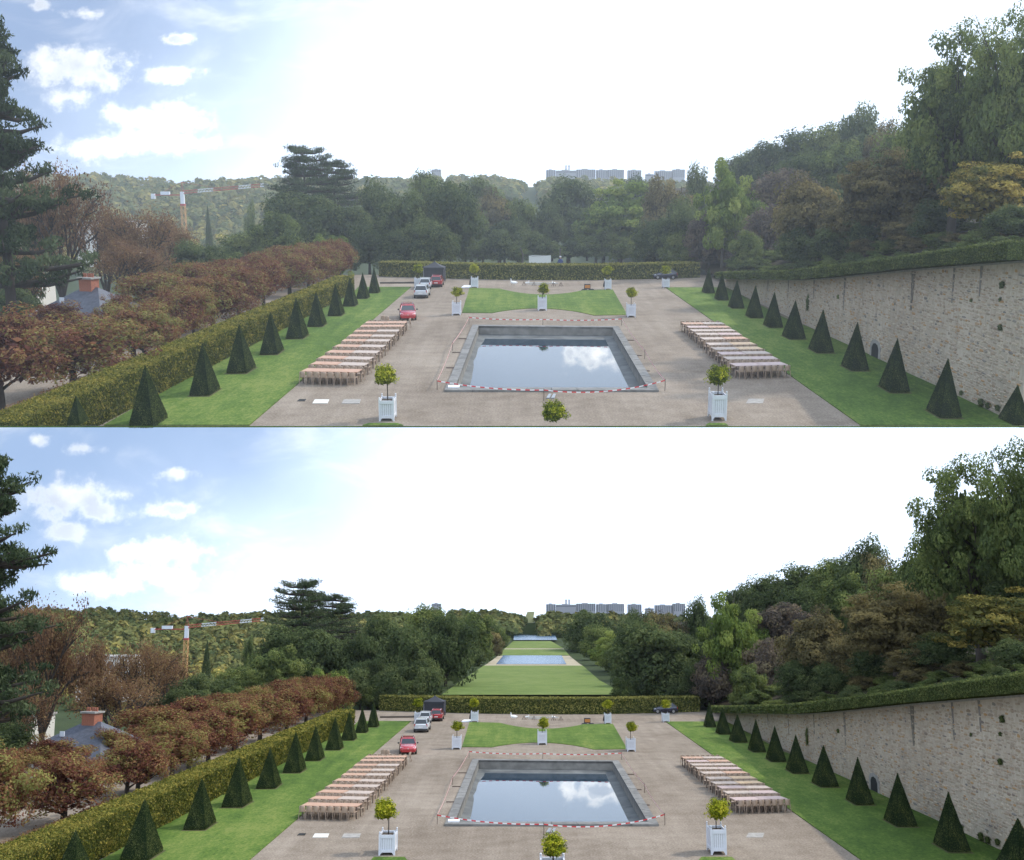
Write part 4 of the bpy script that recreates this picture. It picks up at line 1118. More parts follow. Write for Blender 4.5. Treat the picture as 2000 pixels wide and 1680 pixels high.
    fb = MB(); fb.hexa([(I[0].x, I[0].y, -2.2), (I[3].x, I[3].y, -2.2), (I[2].x, I[2].y, -2.2), (I[1].x, I[1].y, -2.2)], [(I[0].x, I[0].y, -2.1), (I[3].x, I[3].y, -2.1), (I[2].x, I[2].y, -2.1), (I[1].x, I[1].y, -2.1)]); part(pool, 'basin_bottom', fb.mesh('basin_bottom', M_BASIN))
    ob = MB(); q = P.g(880, 758, .12); ob.box(q.x - .15, q.x + .5, q.y, q.y + .5, .121, .2); part(pool, 'loose_slab', ob.mesh('loose_slab', M_EDGE))
    return_pool = (O, I)

    # ---- court: the gravel needs an opening for the basin
    gc = [o for o in COL.objects if o.name.startswith('gravel_court')][-1]
    bm = bmesh.new(); outer = [(-37, yf), (W.x(yf) + .3, yf), (W.x(131) + .3, W.y1 - .5), (45, W.y1 - .5), (45, 152), (-34, 152)]
    ov = [bm.verts.new((x, y, 0)) for x, y in outer]; iv = [bm.verts.new((p.x, p.y, 0)) for p in [O[0] * .97 + mixp(.5, .5) * .03, O[1] * .97 + mixp(.5, .5) * .03, O[2] * .97 + mixp(.5, .5) * .03, O[3] * .97 + mixp(.5, .5) * .03]]
    es = [bm.edges.new((ov[i], ov[(i + 1) % len(ov)])) for i in range(len(ov))] + [bm.edges.new((iv[i], iv[(i + 1) % 4])) for i in range(4)]
    bmesh.ops.triangle_fill(bm, use_beauty=True, use_dissolve=False, edges=es)
    for f in bm.faces:
        if f.normal.z < 0: f.normal_flip()
    bm.to_mesh(gc.data); bm.free()

    # ---- planters with orange trees
    PL = [(758, 741, 778, 781, 823, 752, 735, 25, 22, 'near the pool\'s front left corner'), (1400, 1381, 1419, 770, 822, 1403, 736, 24, 23, 'near the pool\'s front right corner'),
          (892, 883, 902, 592, 616, 893, 571, 12, 11, 'at the lawn\'s left front corner'), (1059, 1050, 1068, 582, 607, 1062, 565, 11, 12, 'in the middle of the lawn'),
          (1232, 1223, 1242, 596, 620, 1233, 573, 12, 11, 'at the lawn\'s right front corner'), (816, 809, 823, 544, 562, 817, 525, 10, 10, 'beside the black tent'),
          (927, 919, 934, 543, 563, 926, 526, 10.5, 10, 'at the lawn\'s left rear corner'), (1187, 1181, 1195, 547, 566, 1187, 529, 10.5, 10, 'at the lawn\'s right rear corner'),
          (1300, 1292, 1307, 546, 563, 1300, 528, 9.5, 10, 'beside the dark blue car')]
    if not up: PL.append((1080, 1055, 1105, 840, 895, 1082, 806, 28, 25, 'at the bottom edge, middle'))
    for i, (cx, l, rr, tp, bt, bx, by, rx, ry, wh) in enumerate(PL):
        b = P.g(cx, bt); D = 1.7; off = abs(cx - 1028); w = (rr - l) * b.y / (F + D * off); y = b.y + w * D / 2
        x = P.at(cx, bt, y).x; hh = P.at(cx, tp, b.y).z
        planter(P, x, y, w, w * D, hh, 'white slatted planter box %s%s' % (wh, tail), 'white planter boxes' + tail)
        c = P.at(bx, by, y); mp = P.mpp(bx, by, y)
        thing(P, 'orange_tree', [('trunk', ORANGE[1], (0, 0, hh * .8), 0, (1.6 * w * .8, 1.6 * w * .8, c.z - hh * .8)), ('crown', ORANGE[0][i % 3], (c.x - x, 0, c.z), i * 1.3, (rx * 2.1 * mp, rx * 2.1 * mp, ry * 2.15 * mp))],
              'ball-headed orange tree in the planter %s%s' % (wh, tail), 'tree', 'orange trees in planters' + tail, (x, y, 0))
    if up:
        b = P.at(1082, 831, 48); c = P.at(1082, 806, 48.9); mp = P.mpp(1082, 806, 48.9)
        thing(P, 'orange_tree', [('trunk', ORANGE[1], (0, 0, b.z), 0, (1, 1, c.z - b.z)), ('crown', ORANGE[0][0], (0, 0, c.z), .4, (56 * mp, 56 * mp, 50 * mp))], 'yellow-green orange tree crown at the front edge below the pool' + tail, 'tree', 'orange trees in planters' + tail, (c.x, b.y + .9, 0))

    # ---- tables and chairs
    LROWS = [(587.6, 698, 724.8, 727.2), (605.2, 711.6, 711.5, 714), (620, 722, 699.5, 702), (636.7, 735.6, 688, 689.6), (651.6, 746.8, 676.5, 678.4), (666.8, 758.8, 666, 666.4), (678.8, 767.6, 656.8, 657.3), (690.3, 778, 647.5, 647.5), (702.8, 787.6, 638, 638), (712.4, 793, 631, 631)]
    RROWS = [(1437, 1539, 715, 712), (1420.6, 1521, 702, 700.6), (1409, 1506, 692, 690.6), (1398, 1491, 683, 681), (1385.6, 1477, 673.4, 672), (1375, 1462, 663, 661.5), (1362.5, 1449, 654, 653.8), (1354, 1438, 647, 646), (1345.6, 1427.5, 640, 639.6), (1335.6, 1415.6, 633, 632.5)]
    PICK = {'left': [(0, 0), (0, 1), (0, 1), (0, 1), (0, 1), (0, 1), (0, 1), (0, 1), (0, 0), (0, 0)], 'right': [(2, 2), (1, 2), (2, 1), (1, 3), (1, 3), (1, 0), (1, 2), (1, 1), (2, 0), (0, 1)]}
    tops, leg, apron = TAB; far_ch = MB(); seat, bk, legs, whole = CHR
    TH = .74
    for side, rows in (('left', LROWS), ('right', RROWS)):
        for k, (xl, xr, yl, yr) in enumerate(rows):
            a = P.g(xl, yl, TH); b = P.g(xr, yr, TH); ang = math.atan2(b.y - a.y, b.x - a.x); wd = (b - a).length / 2; dep = 1.15
            for j in (0, 1):
                c = a.lerp(b, .25 + .5 * j) + Vector((-math.sin(ang), math.cos(ang), 0)) * (dep / 2 + random.uniform(-.05, .05))
                prt = [('table_top', tops[PICK[side][k][j]]), ('apron', apron)] + [('leg', leg, (sx * .46, sy * .42, 0)) for sx in (-1, 1) for sy in (-1, 1)]
                thing(P, 'folding_table', prt, 'long wooden table, %s half, %s row from the front in the %s block%s' % (('left', 'right')[j], ORD[k], side, tail), 'table', 'banquet tables' + tail, (c.x, c.y, 0), ang + random.uniform(-.012, .012), (wd * .985, dep, TH * random.uniform(.985, 1.01)))
            cw = wd * 2 / 8
            for j in range(8):
                jit = random.uniform(-.03, .03)
                p = a.lerp(b, (j + .5) / 8) + Vector((math.sin(ang), -math.cos(ang), 0)) * (.18 + jit); sc = (cw * .93, .75, .80); lab = 'tan chair, %s from left, near side of %s table row, %s block%s' % (ORD[j], ORD[k], side, tail)
                gr = 'near side chairs, %s row of the %s block%s' % (ORD[k], side, tail)
                if k == 0:
                    thing(P, 'chair', [('seat', seat), ('backrest', bk)] + [('leg', l) for l in legs], lab, 'chair', gr, (p.x, p.y, 0), ang + jit, sc)
                else: tag(put(P, 'chair', whole, (p.x, p.y, 0), ang + jit, sc), lab, 'chair', gr)
                p = a.lerp(b, (j + .5) / 8) + Vector((-math.sin(ang), math.cos(ang), 0)) * (dep + .18)
                M = local((p.x, p.y, 0), ang + math.pi, sc); far_ch.add([M @ v.co for v in whole.vertices], [tuple(q.vertices) for q in whole.polygons])
    tag(put(P, 'far_side_chairs', far_ch.mesh('far_side_chairs', M_CHAIR)), 'tan chairs tucked in along the far sides of the table rows' + tail, 'chairs', None, 'stuff')
    for i, (px, py, wh) in enumerate(((795, 640, 'pulled out at the rear right table end'), (748, 634, 'standing by the rear table row'), (757, 635, 'second one standing by the rear table row'))):
        p = P.g(px, py); thing(P, 'chair', [('seat', seat), ('backrest', bk)] + [('leg', l) for l in legs], 'tan plastic chair %s%s' % (wh, tail), 'chair', None, (p.x, p.y, 0), (1.4, .2, -.1)[i], (.42, .7, .8))

    # ---- cars
    def car(key, px, py, wpx, rz, label, sy=1.25, front=True):
        b = P.g(px, py); wv = wpx * b.y / F; s = wv / 1.76
        thing(P, 'car', CARS[key], label + tail, 'car', None, (b.x, b.y, 0), rz, (s, s * sy, s))
    def car_b(key, px, py, wpx, label, rz=math.pi):
        # rear end towards the camera: turn round and push back by its own length
        b = P.g(px, py); s = wpx * b.y / F / 1.76; L = 4.3 * s * 1.25
        thing(P, 'car', CARS[key], label + tail, 'car', None, (b.x, b.y + L, 0) if rz == math.pi else (b.x, b.y, 0), rz, (s, s * 1.25, s))
    car(('estate', 'red'), 797, 627, 33, .10, 'bright red estate car with roof rails facing the tables')
    car_b(('mpv', 'silver'), 821.5, 583.5, 27.5, 'silver people carrier, nearer of the two, seen from behind')
    car_b(('mpv', 'silver'), 829.5, 566, 23, 'silver people carrier parked ahead of the nearer silver one')
    car_b(('mpv', 'red'), 851.5, 561.5, 23.5, 'red people carrier parked in front of the black tent')
    b = P.g(1277, 546.5); s = 47 * b.y / F / 4.0
    thing(P, 'car', CARS[('hatch', 'navy')], 'dark blue hatchback parked beside the end hedge' + tail, 'car', None, (b.x, b.y + 1.2, 0), -math.pi / 2, (s * 1.1, s, s * 1.12))

    # ---- tent
    a, b = P.g(827.5, 552), P.g(867.5, 552); w = b.x - a.x; hz = P.at(847, 523, a.y).z; pk = P.at(847, 509.5, a.y + w * .6).z; D = w * 1.1
    cn = MB(); vs = []; N_ = 6
    for i in range(N_ + 1):
        t = i / N_; rr = (1 - t) ** 1.35 if i < N_ else .0; zz = hz + (pk - hz) * t ** 1.15 if i else hz
        rr = max(rr, .01); vs += [(-rr * w / 2, D / 2 - rr * D / 2, zz), (rr * w / 2, D / 2 - rr * D / 2, zz), (rr * w / 2, D / 2 + rr * D / 2, zz), (-rr * w / 2, D / 2 + rr * D / 2, zz)]
    cn.add(vs, [(i * 4 + j, i * 4 + (j + 1) % 4, i * 4 + 4 + (j + 1) % 4, i * 4 + 4 + j) for i in range(N_) for j in range(4)]); canopy = cn.mesh('canopy', M_TENT)
    va = MB()
    for (x0, x1, y0, y1) in ((-w / 2 - .02, w / 2 + .02, -.03, .0), (-w / 2 - .02, w / 2 + .02, D, D + .03), (-w / 2 - .03, -w / 2, 0, D), (w / 2, w / 2 + .03, 0, D)): va.box(x0, x1, y0, y1, hz - .25, hz + .02)
    val = va.mesh('valance', M_TENT); prt = [('canopy', canopy), ('valance', val)]
    sw = MB(); sw.box(-w / 2 + .02, w / 2 - .02, D - .05, D - .02, 0, hz - .2); sw.box(-w / 2 + .01, -w / 2 + .04, .03, D - .05, 0, hz - .2); sw.box(-w / 2 + .05, w / 2 - .04, .02, .05, 0, hz - .24); prt.append(('side_wall', sw.mesh('side_wall', M_TENT)))
    lg = MB(); lg.box(-.03, .03, -.03, .03, 0, hz); lg = lg.mesh('leg', simple('tent_leg', (.25, .25, .27), .4, .6))
    for x in (-w / 2, w / 2):
        for y in (0.0, D): prt.append(('leg', lg, (x, y, 0)))
    thing(P, 'tent', prt, 'black pop-up gazebo with closed walls by the end hedge' + tail, 'tent', None, ((a.x + b.x) / 2, a.y, 0))

    # ---- stone benches at the hedge
    for i, (l, rr, py, ht, n, wh) in enumerate(((868, 921, 541, 533.5, 5, 'long one beside the black tent'), (1187, 1216, 545, 538.5, 3, 'behind the right rear planter'), (1224, 1254, 544, 537.5, 3, 'nearest the dark blue car'))):
        a, b = P.g(l, py), P.g(rr, py); zt = P.at(l, ht, a.y).z; L = b.x - a.x
        se = MB(); se.box(0, L, -.25, .45, zt - .12, zt); se = se.mesh('seat', M_STONE); lg = MB(); lg.box(-.1, .1, -.15, .35, 0, zt - .122); lg = lg.mesh('leg', M_STONE)
        thing(P, 'stone_bench', [('seat', se)] + [('leg', lg, (.15 + (L - .3) * q / (n - 1), 0, 0)) for q in range(n)], 'low stone bench at the end hedge, ' + wh + tail, 'bench', 'stone benches' + tail, (a.x, a.y, 0))

    # ---- barrier tape round the pool
    posts = [(853.7, 744, 762, 'front left corner'), (884, 670, 685, 'left side, middle'), (916, 620, 633.5, 'rear left corner'), (1060, 624, 635, 'middle of the rear side'), (1214, 623, 636, 'rear right corner'), (1259, 685, 701, 'right side, middle'), (1298.5, 743, 764, 'front right corner'), (1062, 762, 783, 'middle of the front side')]
    tops_ = []
    for (px, t, bt, wh) in posts:
        b = P.g(px, bt); zt = P.at(px, t, b.y).z; pm = MB(); pm.tube([(0, 0, 0), (0.01, 0, zt * .5), (0, 0, zt + .06)], .02, 6); pm.tube([(0, 0, zt + .06), (0, 0, zt + .09)], [.03, .012], 6)
        tag(put(P, 'barrier_stake', pm.mesh('barrier_stake', M_IRON), (b.x, b.y, 0)), 'thin rusty stake holding barrier tape, pool %s%s' % (wh, tail), 'stake', 'tape stakes round the pool' + tail); tops_.append(Vector((b.x, b.y, zt)))
    order = [(0, 1, .15, 'left front'), (1, 2, .15, 'left rear'), (2, 3, .1, 'rear left'), (3, 4, .1, 'rear right'), (4, 5, .15, 'right rear'), (5, 6, .15, 'right front'), (0, 7, .15, 'front left'), (7, 6, .35, 'front right')]
    for (i, j, sag, wh) in order:
        a, b = tops_[i], tops_[j]; n = max(12, int((b - a).length / .28)); mm = MB()
        for q in range(n):
            mm.cur = q % 2; s, e = q / n, (q + 1) / n
            def pt(t, dz): v = a.lerp(b, t); return (v.x, v.y, v.z - sag * 4 * t * (1 - t) + dz)
            def pt2(t, dz): v = pt(t, dz); return (v[0] + .004, v[1] + .004, v[2])
            mm.hexa([pt(s, -.032), pt(e, -.032), pt2(e, -.032), pt2(s, -.032)], [pt(s, .032), pt(e, .032), pt2(e, .032), pt2(s, .032)])
        tag(put(P, 'barrier_tape', mm.mesh('barrier_tape', STRIPE_R, STRIPE_W)), 'red and white barrier tape along the pool\'s %s stretch%s' % (wh, tail), 'tape', 'barrier tape' + tail)

    # ---- small things on the gravel
    def slab(px0, px1, py0, py1, name, mat, label, cat, t=.03):
        p = [P.g(px0, py1), P.g(px1, py1), P.g(px1 + 3, py0), P.g(px0 + 5, py0)]; mm = MB(); mm.hexa([(v.x, v.y, 0.0) for v in p], [(v.x, v.y, t) for v in p]); tag(put(P, name, mm.mesh(name, mat)), label + tail, cat)
    slab(610, 640, 781, 788.5, 'stone_slab', M_PLASTER, 'pale flat slab in the gravel before the left tables', 'slab'); slab(667, 702, 781, 789, 'stone_slab', M_STONE, 'grey flat slab beside the pale one in the gravel', 'slab')
    slab(580, 595, 780, 784, 'drain_cover', M_DARK, 'small dark drain grating near the left tables', 'drain', .02); slab(1457, 1490, 779, 788, 'stone_slab', M_STONE, 'worn grey slab patch right of the front right planter', 'slab', .012)
    for x in (1067, 1076):
        slab(x, x + 7, 771, 779, 'hatch_cover', simple('grey_metal', (.3, .31, .32), .4, .6), ('left' if x < 1070 else 'right') + ' metal hatch plate before the pool front', 'hatch', .06)
    for i, (px, py) in enumerate(((904, 662), (893, 689), (882, 719), (1229, 665), (1243, 695), (1258, 725))):
        p = P.g(px, py); mm = MB(); mm.box(-.35, .35, -.09, .09, 0, .05); tag(put(P, 'iron_bracket', mm.mesh('iron_bracket', M_IRON), (p.x, p.y, 0)), 'small iron bracket %s on the %s side of the pool%s' % (('rear', 'middle', 'front')[i % 3], ('left', 'right')[i // 3], tail), 'bracket')
    for i, (px, py, wh) in enumerate(((1003, 558, 'leftmost of three'), (1030, 556, 'middle of three'), (1081, 556.5, 'rightmost of three'))):
        p = P.g(px, py); tag(put(P, 'goose', GOOSE, (p.x, p.y, 0), (0, 2.8, .6)[i], 1.15 if i == 0 else .7), 'white goose on the gravel behind the middle lawn, %s%s' % (wh, tail), 'goose')
    a, b = P.g(1022, 558), P.g(1098, 559.5); rm = MB()
    for dz, x0, x1 in ((.35, .1, .9), (.18, .12, .6)): rm.tube([a.lerp(b, x0) + Vector((0, 0, dz)), a.lerp(b, x1) + Vector((0, .1, dz))], .05, 6)
    rail = rm.mesh('rail', simple('pale_metal', (.5, .5, .48), .5, .3)); fr = []
    for t in (.02, .28, .78, .97):
        c = a.lerp(b, t); fm = MB(); fm.tube([c + Vector((-.25, 0, 0)), c + Vector((0, 0, .5)), c + Vector((.25, 0, 0))], .03, 5); fm.tube([c + Vector((0, -.35, 0)), c + Vector((0, 0, .5)), c + Vector((0, .35, 0))], .03, 5); fr.append(('trestle', fm.mesh('trestle', M_IRON)))
    thing(P, 'trestle_rail', [('rail', rail)] + fr, 'low pale metal rail on small trestles behind the middle lawn' + tail, 'rail')
    p = P.g(1147, 564); mm = MB(); mm.box(-.35, .35, -.3, .3, 0, .55); mm.cur = 1; mm.box(-.3, .3, -.31, .25, .1, .45); tag(put(P, 'toolbox', mm.mesh('toolbox', M_TRIM, simple('orange_plastic', (.5, .2, .04), .5)), (p.x, p.y, 0)), 'small black and orange box on the gravel near the lawn' + tail, 'box')
    for px, wh in ((1142, 'left'), (1155, 'right')):
        p = P.g(px, 567); mm = MB(); mm.hexa([(-.35, -.3, 0), (.35, -.3, 0), (.4, .3, 0), (-.4, .3, 0)], [(-.2, -.15, .14), (.25, -.2, .1), (.2, .2, .16), (-.25, .15, .12)]); tag(put(P, 'bag', mm.mesh('bag', M_COAT), (p.x, p.y, 0)), 'flat dark bag %s of the orange box%s' % (wh, tail), 'bag')
    for (px, py, ht, wh) in ((920, 561, 543, 'left rear planter'), (1181, 565, 548, 'right rear planter')):
        b = P.g(px, py - 1); zt = P.at(px, ht, b.y).z; cm = MB(); cm.hexa([(-.22, -.12, .25), (.16, -.12, .2), (.16, .12, .2), (-.2, .12, .25)], [(-.16, -.1, zt * .6), (.2, -.1, zt * .6), (.2, .1, zt * .6), (-.18, .1, zt * .6)])
        cm.hexa([(-.18, -.1, zt * .6), (.2, -.1, zt * .6), (.2, .1, zt * .6), (-.18, .1, zt * .6)], [(-.06, -.05, zt), (.14, -.05, zt), (.14, .05, zt), (-.06, .05, zt)])
        tag(put(P, 'coat', cm.mesh('coat', M_COAT), (b.x, b.y - .2, 0)), 'dark coat hung on the side of the %s%s' % (wh, tail), 'coat')
    slab(901, 918, 559, 562.5, 'board', M_EDGE, 'white board lying beside the left rear planter', 'board', .08)
    a = P.g(742, 554.5); mm = MB(); mm.tube([(0, 0, .12), (4.6, .4, .12)], .1, 6); tag(put(P, 'timber_pole', mm.mesh('timber_pole', M_BARK), (a.x, a.y, 0)), 'dark timber pole lying behind the left lawn' + tail, 'pole')
    if up:
        # ---- cloth hung between posts behind the hedge, and a person
        yb = 158; prt = []
        a, b = P.at(1021, 506, yb), P.at(1094, 506, yb); za, zb = P.at(1021, 497, yb).z, P.at(1094, 488, yb).z
        pm = MB(); pm.tube([(a.x, yb, -.5), (a.x, yb, za), (a.x - .35, yb, za + 1.0)], .09, 6); prt.append(('post', pm.mesh('post', M_BARK2))); pm = MB(); pm.tube([(b.x, yb, -.5), (b.x, yb, zb + .2)], .1, 6); prt.append(('post', pm.mesh('post', M_BARK2)))
        pm = MB(); pm.tube([(a.x, yb, za), (a.x + 1.4, yb, za - .25), (b.x - 1.4, yb, za - .1), (b.x, yb, zb - .2)], .03, 5); prt.append(('rope', pm.mesh('rope', M_BARK2)))
        pm = MB(); x0, x1 = P.at(1033, 497, yb).x, P.at(1076, 497, yb).x; pm.hexa([(x0, yb, .2), (x1, yb, .2), (x1, yb + .03, .2), (x0, yb + .03, .2)], [(x0, yb, za - .12), (x1, yb, za - .1), (x1, yb + .03, za - .1), (x0, yb + .03, za - .12)]); prt.append(('cloth', pm.mesh('cloth', M_CLOTH)))
        thing(P, 'cloth_awning', prt, 'white cloth hung on a rope between two posts behind the end hedge' + tail, 'awning')
        q = P.at(1094.5, 502, 150); thing(P, 'person', [('clothing', PERSON), [('head', HEADM), [('sun_hat', HAT)]]], 'person in blue with a white hat standing behind the end hedge' + tail, 'person', None, (q.x, 150, 0), 0, (1.15, 1.15, (q.z + .1) / 1.78))

    # ---- chestnuts in rows on the left
    def base_tree(key, px, py, top, w, label, grp, dy=1.3, cx=None):
        b = P.g(px, py); plant(P, key, cx or px, top, w, b.y, 0, label + tail, grp + tail, dy=dy)
    RED = [(-15, 800, 600, 175, 'red1'), (133, 764, 618, 180, 'red0'), (254, 710, 594, 130, 'red1'), (275, 701, 588, 120, 'red2'), (341, 673, 560, 105, 'red0'), (373, 659, 560, 90, 'redbox1'), (411, 643, 540, 110, 'redbox0'), (462, 619, 520, 110, 'redbox1'), (511, 600, 508, 95, 'redbox0'), (563, 578, 497, 85, 'redbox1'), (600, 566, 487, 75, 'redbox0'), (636, 556, 480, 62, 'redbox1'), (663, 548, 473, 55, 'redbox0')]
    for i, (px, py, tp, w, key) in enumerate(RED):
        base_tree(key, px, py if not up else min(py, 826), tp, w * 1.12, '%s reddish chestnut from the front in the row behind the long hedge' % ORD[i], 'chestnut row behind the hedge')
    RED2 = [(15, 690, 615, 120, 'redbox0'), (105, 672, 588, 115, 'red1'), (228, 650, 574, 90, 'red2'), (300, 625, 532, 120, 'redbox0'), (375, 603, 512, 110, 'redbox1'), (440, 585, 506, 100, 'redbox0'), (500, 570, 492, 85, 'redbox1'), (550, 560, 480, 80, 'redbox0'), (590, 552, 474, 70, 'redbox1'), (625, 545, 471, 60, 'redbox0'), (655, 540, 466, 52, 'redbox1')]
    for i, (px, py, tp, w, key) in enumerate(RED2):
        base_tree(key, px, py, tp, w, '%s reddish chestnut from the front in the outer row' % ORD[i], 'outer chestnut row')
    vz = lambda x, y: valley_z(P, x, y)
    def wild(lst, grp, where, zf, dy=1.0, far=1.0):
        cnt = {}
        tot = {}
        for e in lst: tot[e[4].rstrip('0123456789')] = tot.get(e[4].rstrip('0123456789'), 0) + 1
        for e in sorted(lst, key=lambda e: e[0]):
            cx, tp, w, y, key = e[:5]; k = key.rstrip('0123456789'); i = cnt.get(k, 0); cnt[k] = i + 1
            y *= far if 905 < cx < 1250 else 1 + (far - 1) * .12; x = P.at(cx, tp, y).x; base = (e[5] if len(e) > 5 else zf(x, y)) - .2
            pos = '' if tot[k] == 1 else ', %s from left' % ORD[i]
            plant(P, key, cx, tp, w, y, base, LOOK[k] + ' ' + where + pos + tail, grp + tail, dy=dy)
    wild([(100, 322, 175, 112, 'rust0'), (30, 335, 150, 122, 'rust1'), (195, 405, 130, 132, 'rust1'), (275, 403, 150, 125, 'rust0'), (330, 430, 90, 140, 'rust1'), (235, 470, 160, 110, 'rust1'), (20, 480, 150, 100, 'rust0'),
          (-30, 62, 390, 84, 'pine0'), (375, 468, 95, 135, 'dark0'), (425, 478, 95, 140, 'dark1'), (470, 455, 95, 165, 'green0'), (450, 495, 80, 138, 'green1'), (405, 404, 34, 250, 'fir0'), (488, 395, 30, 235, 'green1'), (505, 440, 60, 190, 'green0'), (20, 560, 110, 95, 'dark2'),
          (-10, 430, 150, 110, 'dark0'), (310, 470, 70, 150, 'brown0')], 'trees in the left hollow', 'in the left hollow', vz)
    wild([(592, 290, 150, 178, 'pine1'), (650, 317, 140, 188, 'pine1'), (560, 370, 125, 172, 'dark0'), (620, 380, 130, 170, 'dark2'), (545, 415, 110, 160, 'green1'), (690, 400, 100, 172, 'dark1'), (622, 458, 46, 148, 'laurel0'), (660, 461, 56, 150, 'laurel0')], 'pine clump', 'in the pine clump', lambda x, y: -.3)
    if up:
        C = [(740, 348, 100, 172, 'dark0'), (795, 372, 125, 160, 'dark1'), (833, 334, 95, 195, 'green0'), (880, 352, 130, 164, 'dark2'), (935, 345, 115, 178, 'green1'), (975, 368, 115, 165, 'brown0'), (1018, 388, 75, 162, 'green0'), (840, 425, 110, 154, 'dark0'), (920, 420, 120, 153, 'dark1'), (985, 430, 90, 153, 'dark2'),
             (1112, 345, 128, 168, 'dark1'), (1075, 395, 65, 162, 'dark0'), (1165, 430, 90, 155, 'green0'), (1215, 352, 185, 154, 'light0'), (1180, 400, 110, 156, 'light1'), (1243, 343, 70, 190, 'dark2'), (1300, 346, 105, 184, 'brown1'), (1330, 385, 95, 158, 'dark0'), (1362, 318, 62, 190, 'dark1'), (1392, 430, 85, 150, 'purple0'), (1275, 430, 90, 157, 'dark2'), (1340, 440, 80, 153, 'dark1'), (720, 440, 90, 158, 'dark2'), (770, 450, 90, 155, 'dark1')]
    else:
        C = [(740, 348, 100, 172, 'dark0'), (795, 372, 125, 160, 'dark1'), (833, 334, 95, 195, 'green0'), (872, 352, 115, 178, 'dark2'), (925, 345, 105, 235, 'green1'), (942, 362, 80, 270, 'brown0'), (972, 374, 42, 320, 'green0'), (815, 425, 100, 158, 'dark0'), (875, 430, 62, 190, 'dark1'), (915, 410, 75, 230, 'dark2'), (940, 398, 54, 285, 'dark0'), (966, 388, 40, 330, 'dark1'),
             (1150, 345, 105, 310, 'dark1'), (1168, 372, 80, 270, 'green0'), (1190, 385, 80, 235, 'light1'), (1124, 374, 46, 345, 'green1'), (1205, 400, 75, 212, 'green0'), (1240, 362, 100, 205, 'dark2'), (1275, 366, 165, 156, 'dark0'), (1243, 343, 70, 215, 'dark1'), (1300, 346, 105, 190, 'brown1'), (1340, 385, 95, 162, 'dark0'), (1362, 318, 62, 190, 'dark1'), (1392, 430, 85, 150, 'purple0'), (1225, 430, 66, 176, 'dark2'), (1340, 440, 80, 153, 'dark1'), (720, 440, 90, 158, 'dark2'), (770, 450, 90, 155, 'dark1')]
    wild(C, 'wood behind the end hedge', 'behind the end hedge', (lambda x, y: max(vz(x, y), -3)) if up else (lambda x, y: -.3 if y < 165 else .5), far=1.36 if up else 1.0)
    hz_ = lambda x, y: hill_z(W, x, y)
    Rr = [(1418, 310, 110, 150, 'light0', -.2), (1472, 345, 110, 156, 'light1', 0), (1455, 292, 110, 230, 'dark0'), (1500, 275, 120, 220, 'dark1'), (1560, 255, 130, 215, 'dark2'), (1620, 242, 120, 205, 'green0'), (1685, 200, 110, 190, 'dark0'), (1725, 235, 90, 170, 'brown1'),
          (1530, 330, 130, 165, 'purple0'), (1570, 300, 120, 175, 'dark1'), (1650, 275, 130, 168, 'green1'), (1505, 400, 110, 145, 'purple0', .5), (1590, 338, 150, 130, 'brown0'), (1740, 290, 185, 112, 'olive0'), (1775, 245, 150, 140, 'green0'), (1840, 275, 140, 115, 'brown1'), (1820, 195, 150, 130, 'green1'), (1660, 390, 120, 122, 'brown1'),
          (1890, 48, 250, 97, 'oak0'), (1995, 14, 210, 90, 'oak1'), (1950, 150, 220, 104, 'green0'), (1850, 160, 130, 120, 'green1'), (1930, 300, 200, 88, 'gold0'), (1990, 270, 160, 92, 'dark0'), (1840, 390, 120, 102, 'dark2'), (1700, 420, 100, 118, 'dark1'), (1780, 420, 110, 106, 'olive0'), (1460, 450, 70, 138, 'green1', .6), (1560, 440, 90, 128, 'dark2'), (1620, 445, 80, 121, 'dark0'), (1980, 400, 110, 80, 'dark1'), (1900, 230, 150, 110, 'brown0')]
    Rr += [(1345, 400, 90, 158, 'dark0', -.3), (1300, 425, 80, 160, 'dark2', -.3), (1385, 410, 85, 153, 'purple0', -.3), (1325, 455, 70, 156, 'green0', -.3)] if up else []
    Rr = [(e[0], e[1], e[2], e[3] * (.89 if e[3] <= 131 else .95), *e[4:]) if len(e) == 5 else e for e in Rr]
    wild(Rr, 'wood on the slope above the wall', 'on the slope above the wall', hz_)
    UG = [(1540, 495, 60, 130), (1610, 485, 70, 121), (1690, 478, 80, 113), (1480, 500, 50, 134), (1770, 470, 70, 105), (1850, 462, 80, 97), (1930, 440, 90, 88), (1440, 500, 40, 142), (1575, 480, 60, 127), (1650, 470, 70, 118), (1730, 462, 70, 110), (1810, 455, 80, 102), (1890, 445, 80, 93), (1975, 430, 90, 85), (1510, 488, 60, 138)]
    for i, (cx, tp, w, y) in enumerate(sorted(UG)):
        x = P.at(cx, tp, y).x; plant(P, 'bush0', cx, tp, w, y, hill_z(W, x, y) - .1, '%s undergrowth bush along the wall hedge counted from the far end%s' % (ORD[i], tail), 'undergrowth bushes' + tail)

    for i, px in enumerate(range(1475, 2020, 24)):
        tp = interp(px, HT) - random.uniform(14, 30) - 22 * (i % 2); y = 80.0; dd = 3.6 + 3.4 * (i % 2)
        for _ in range(30): y = (W.x(y) + dd) / P.at(px, tp, 1.0).x
        x = P.at(px, tp, y).x; plant(P, ('bush2', 'bush1', 'bush3', 'bush0')[i % 4], px, tp, random.uniform(55, 85), y, hill_z(W, x, y) - .2, '%s low shrub just behind the wall hedge, from the far end%s' % (ORD[i], tail), 'low shrubs behind the wall hedge' + tail)
    spots = [px for px in range(705, 1420, 34) if up or px < 868 or px > 1212]
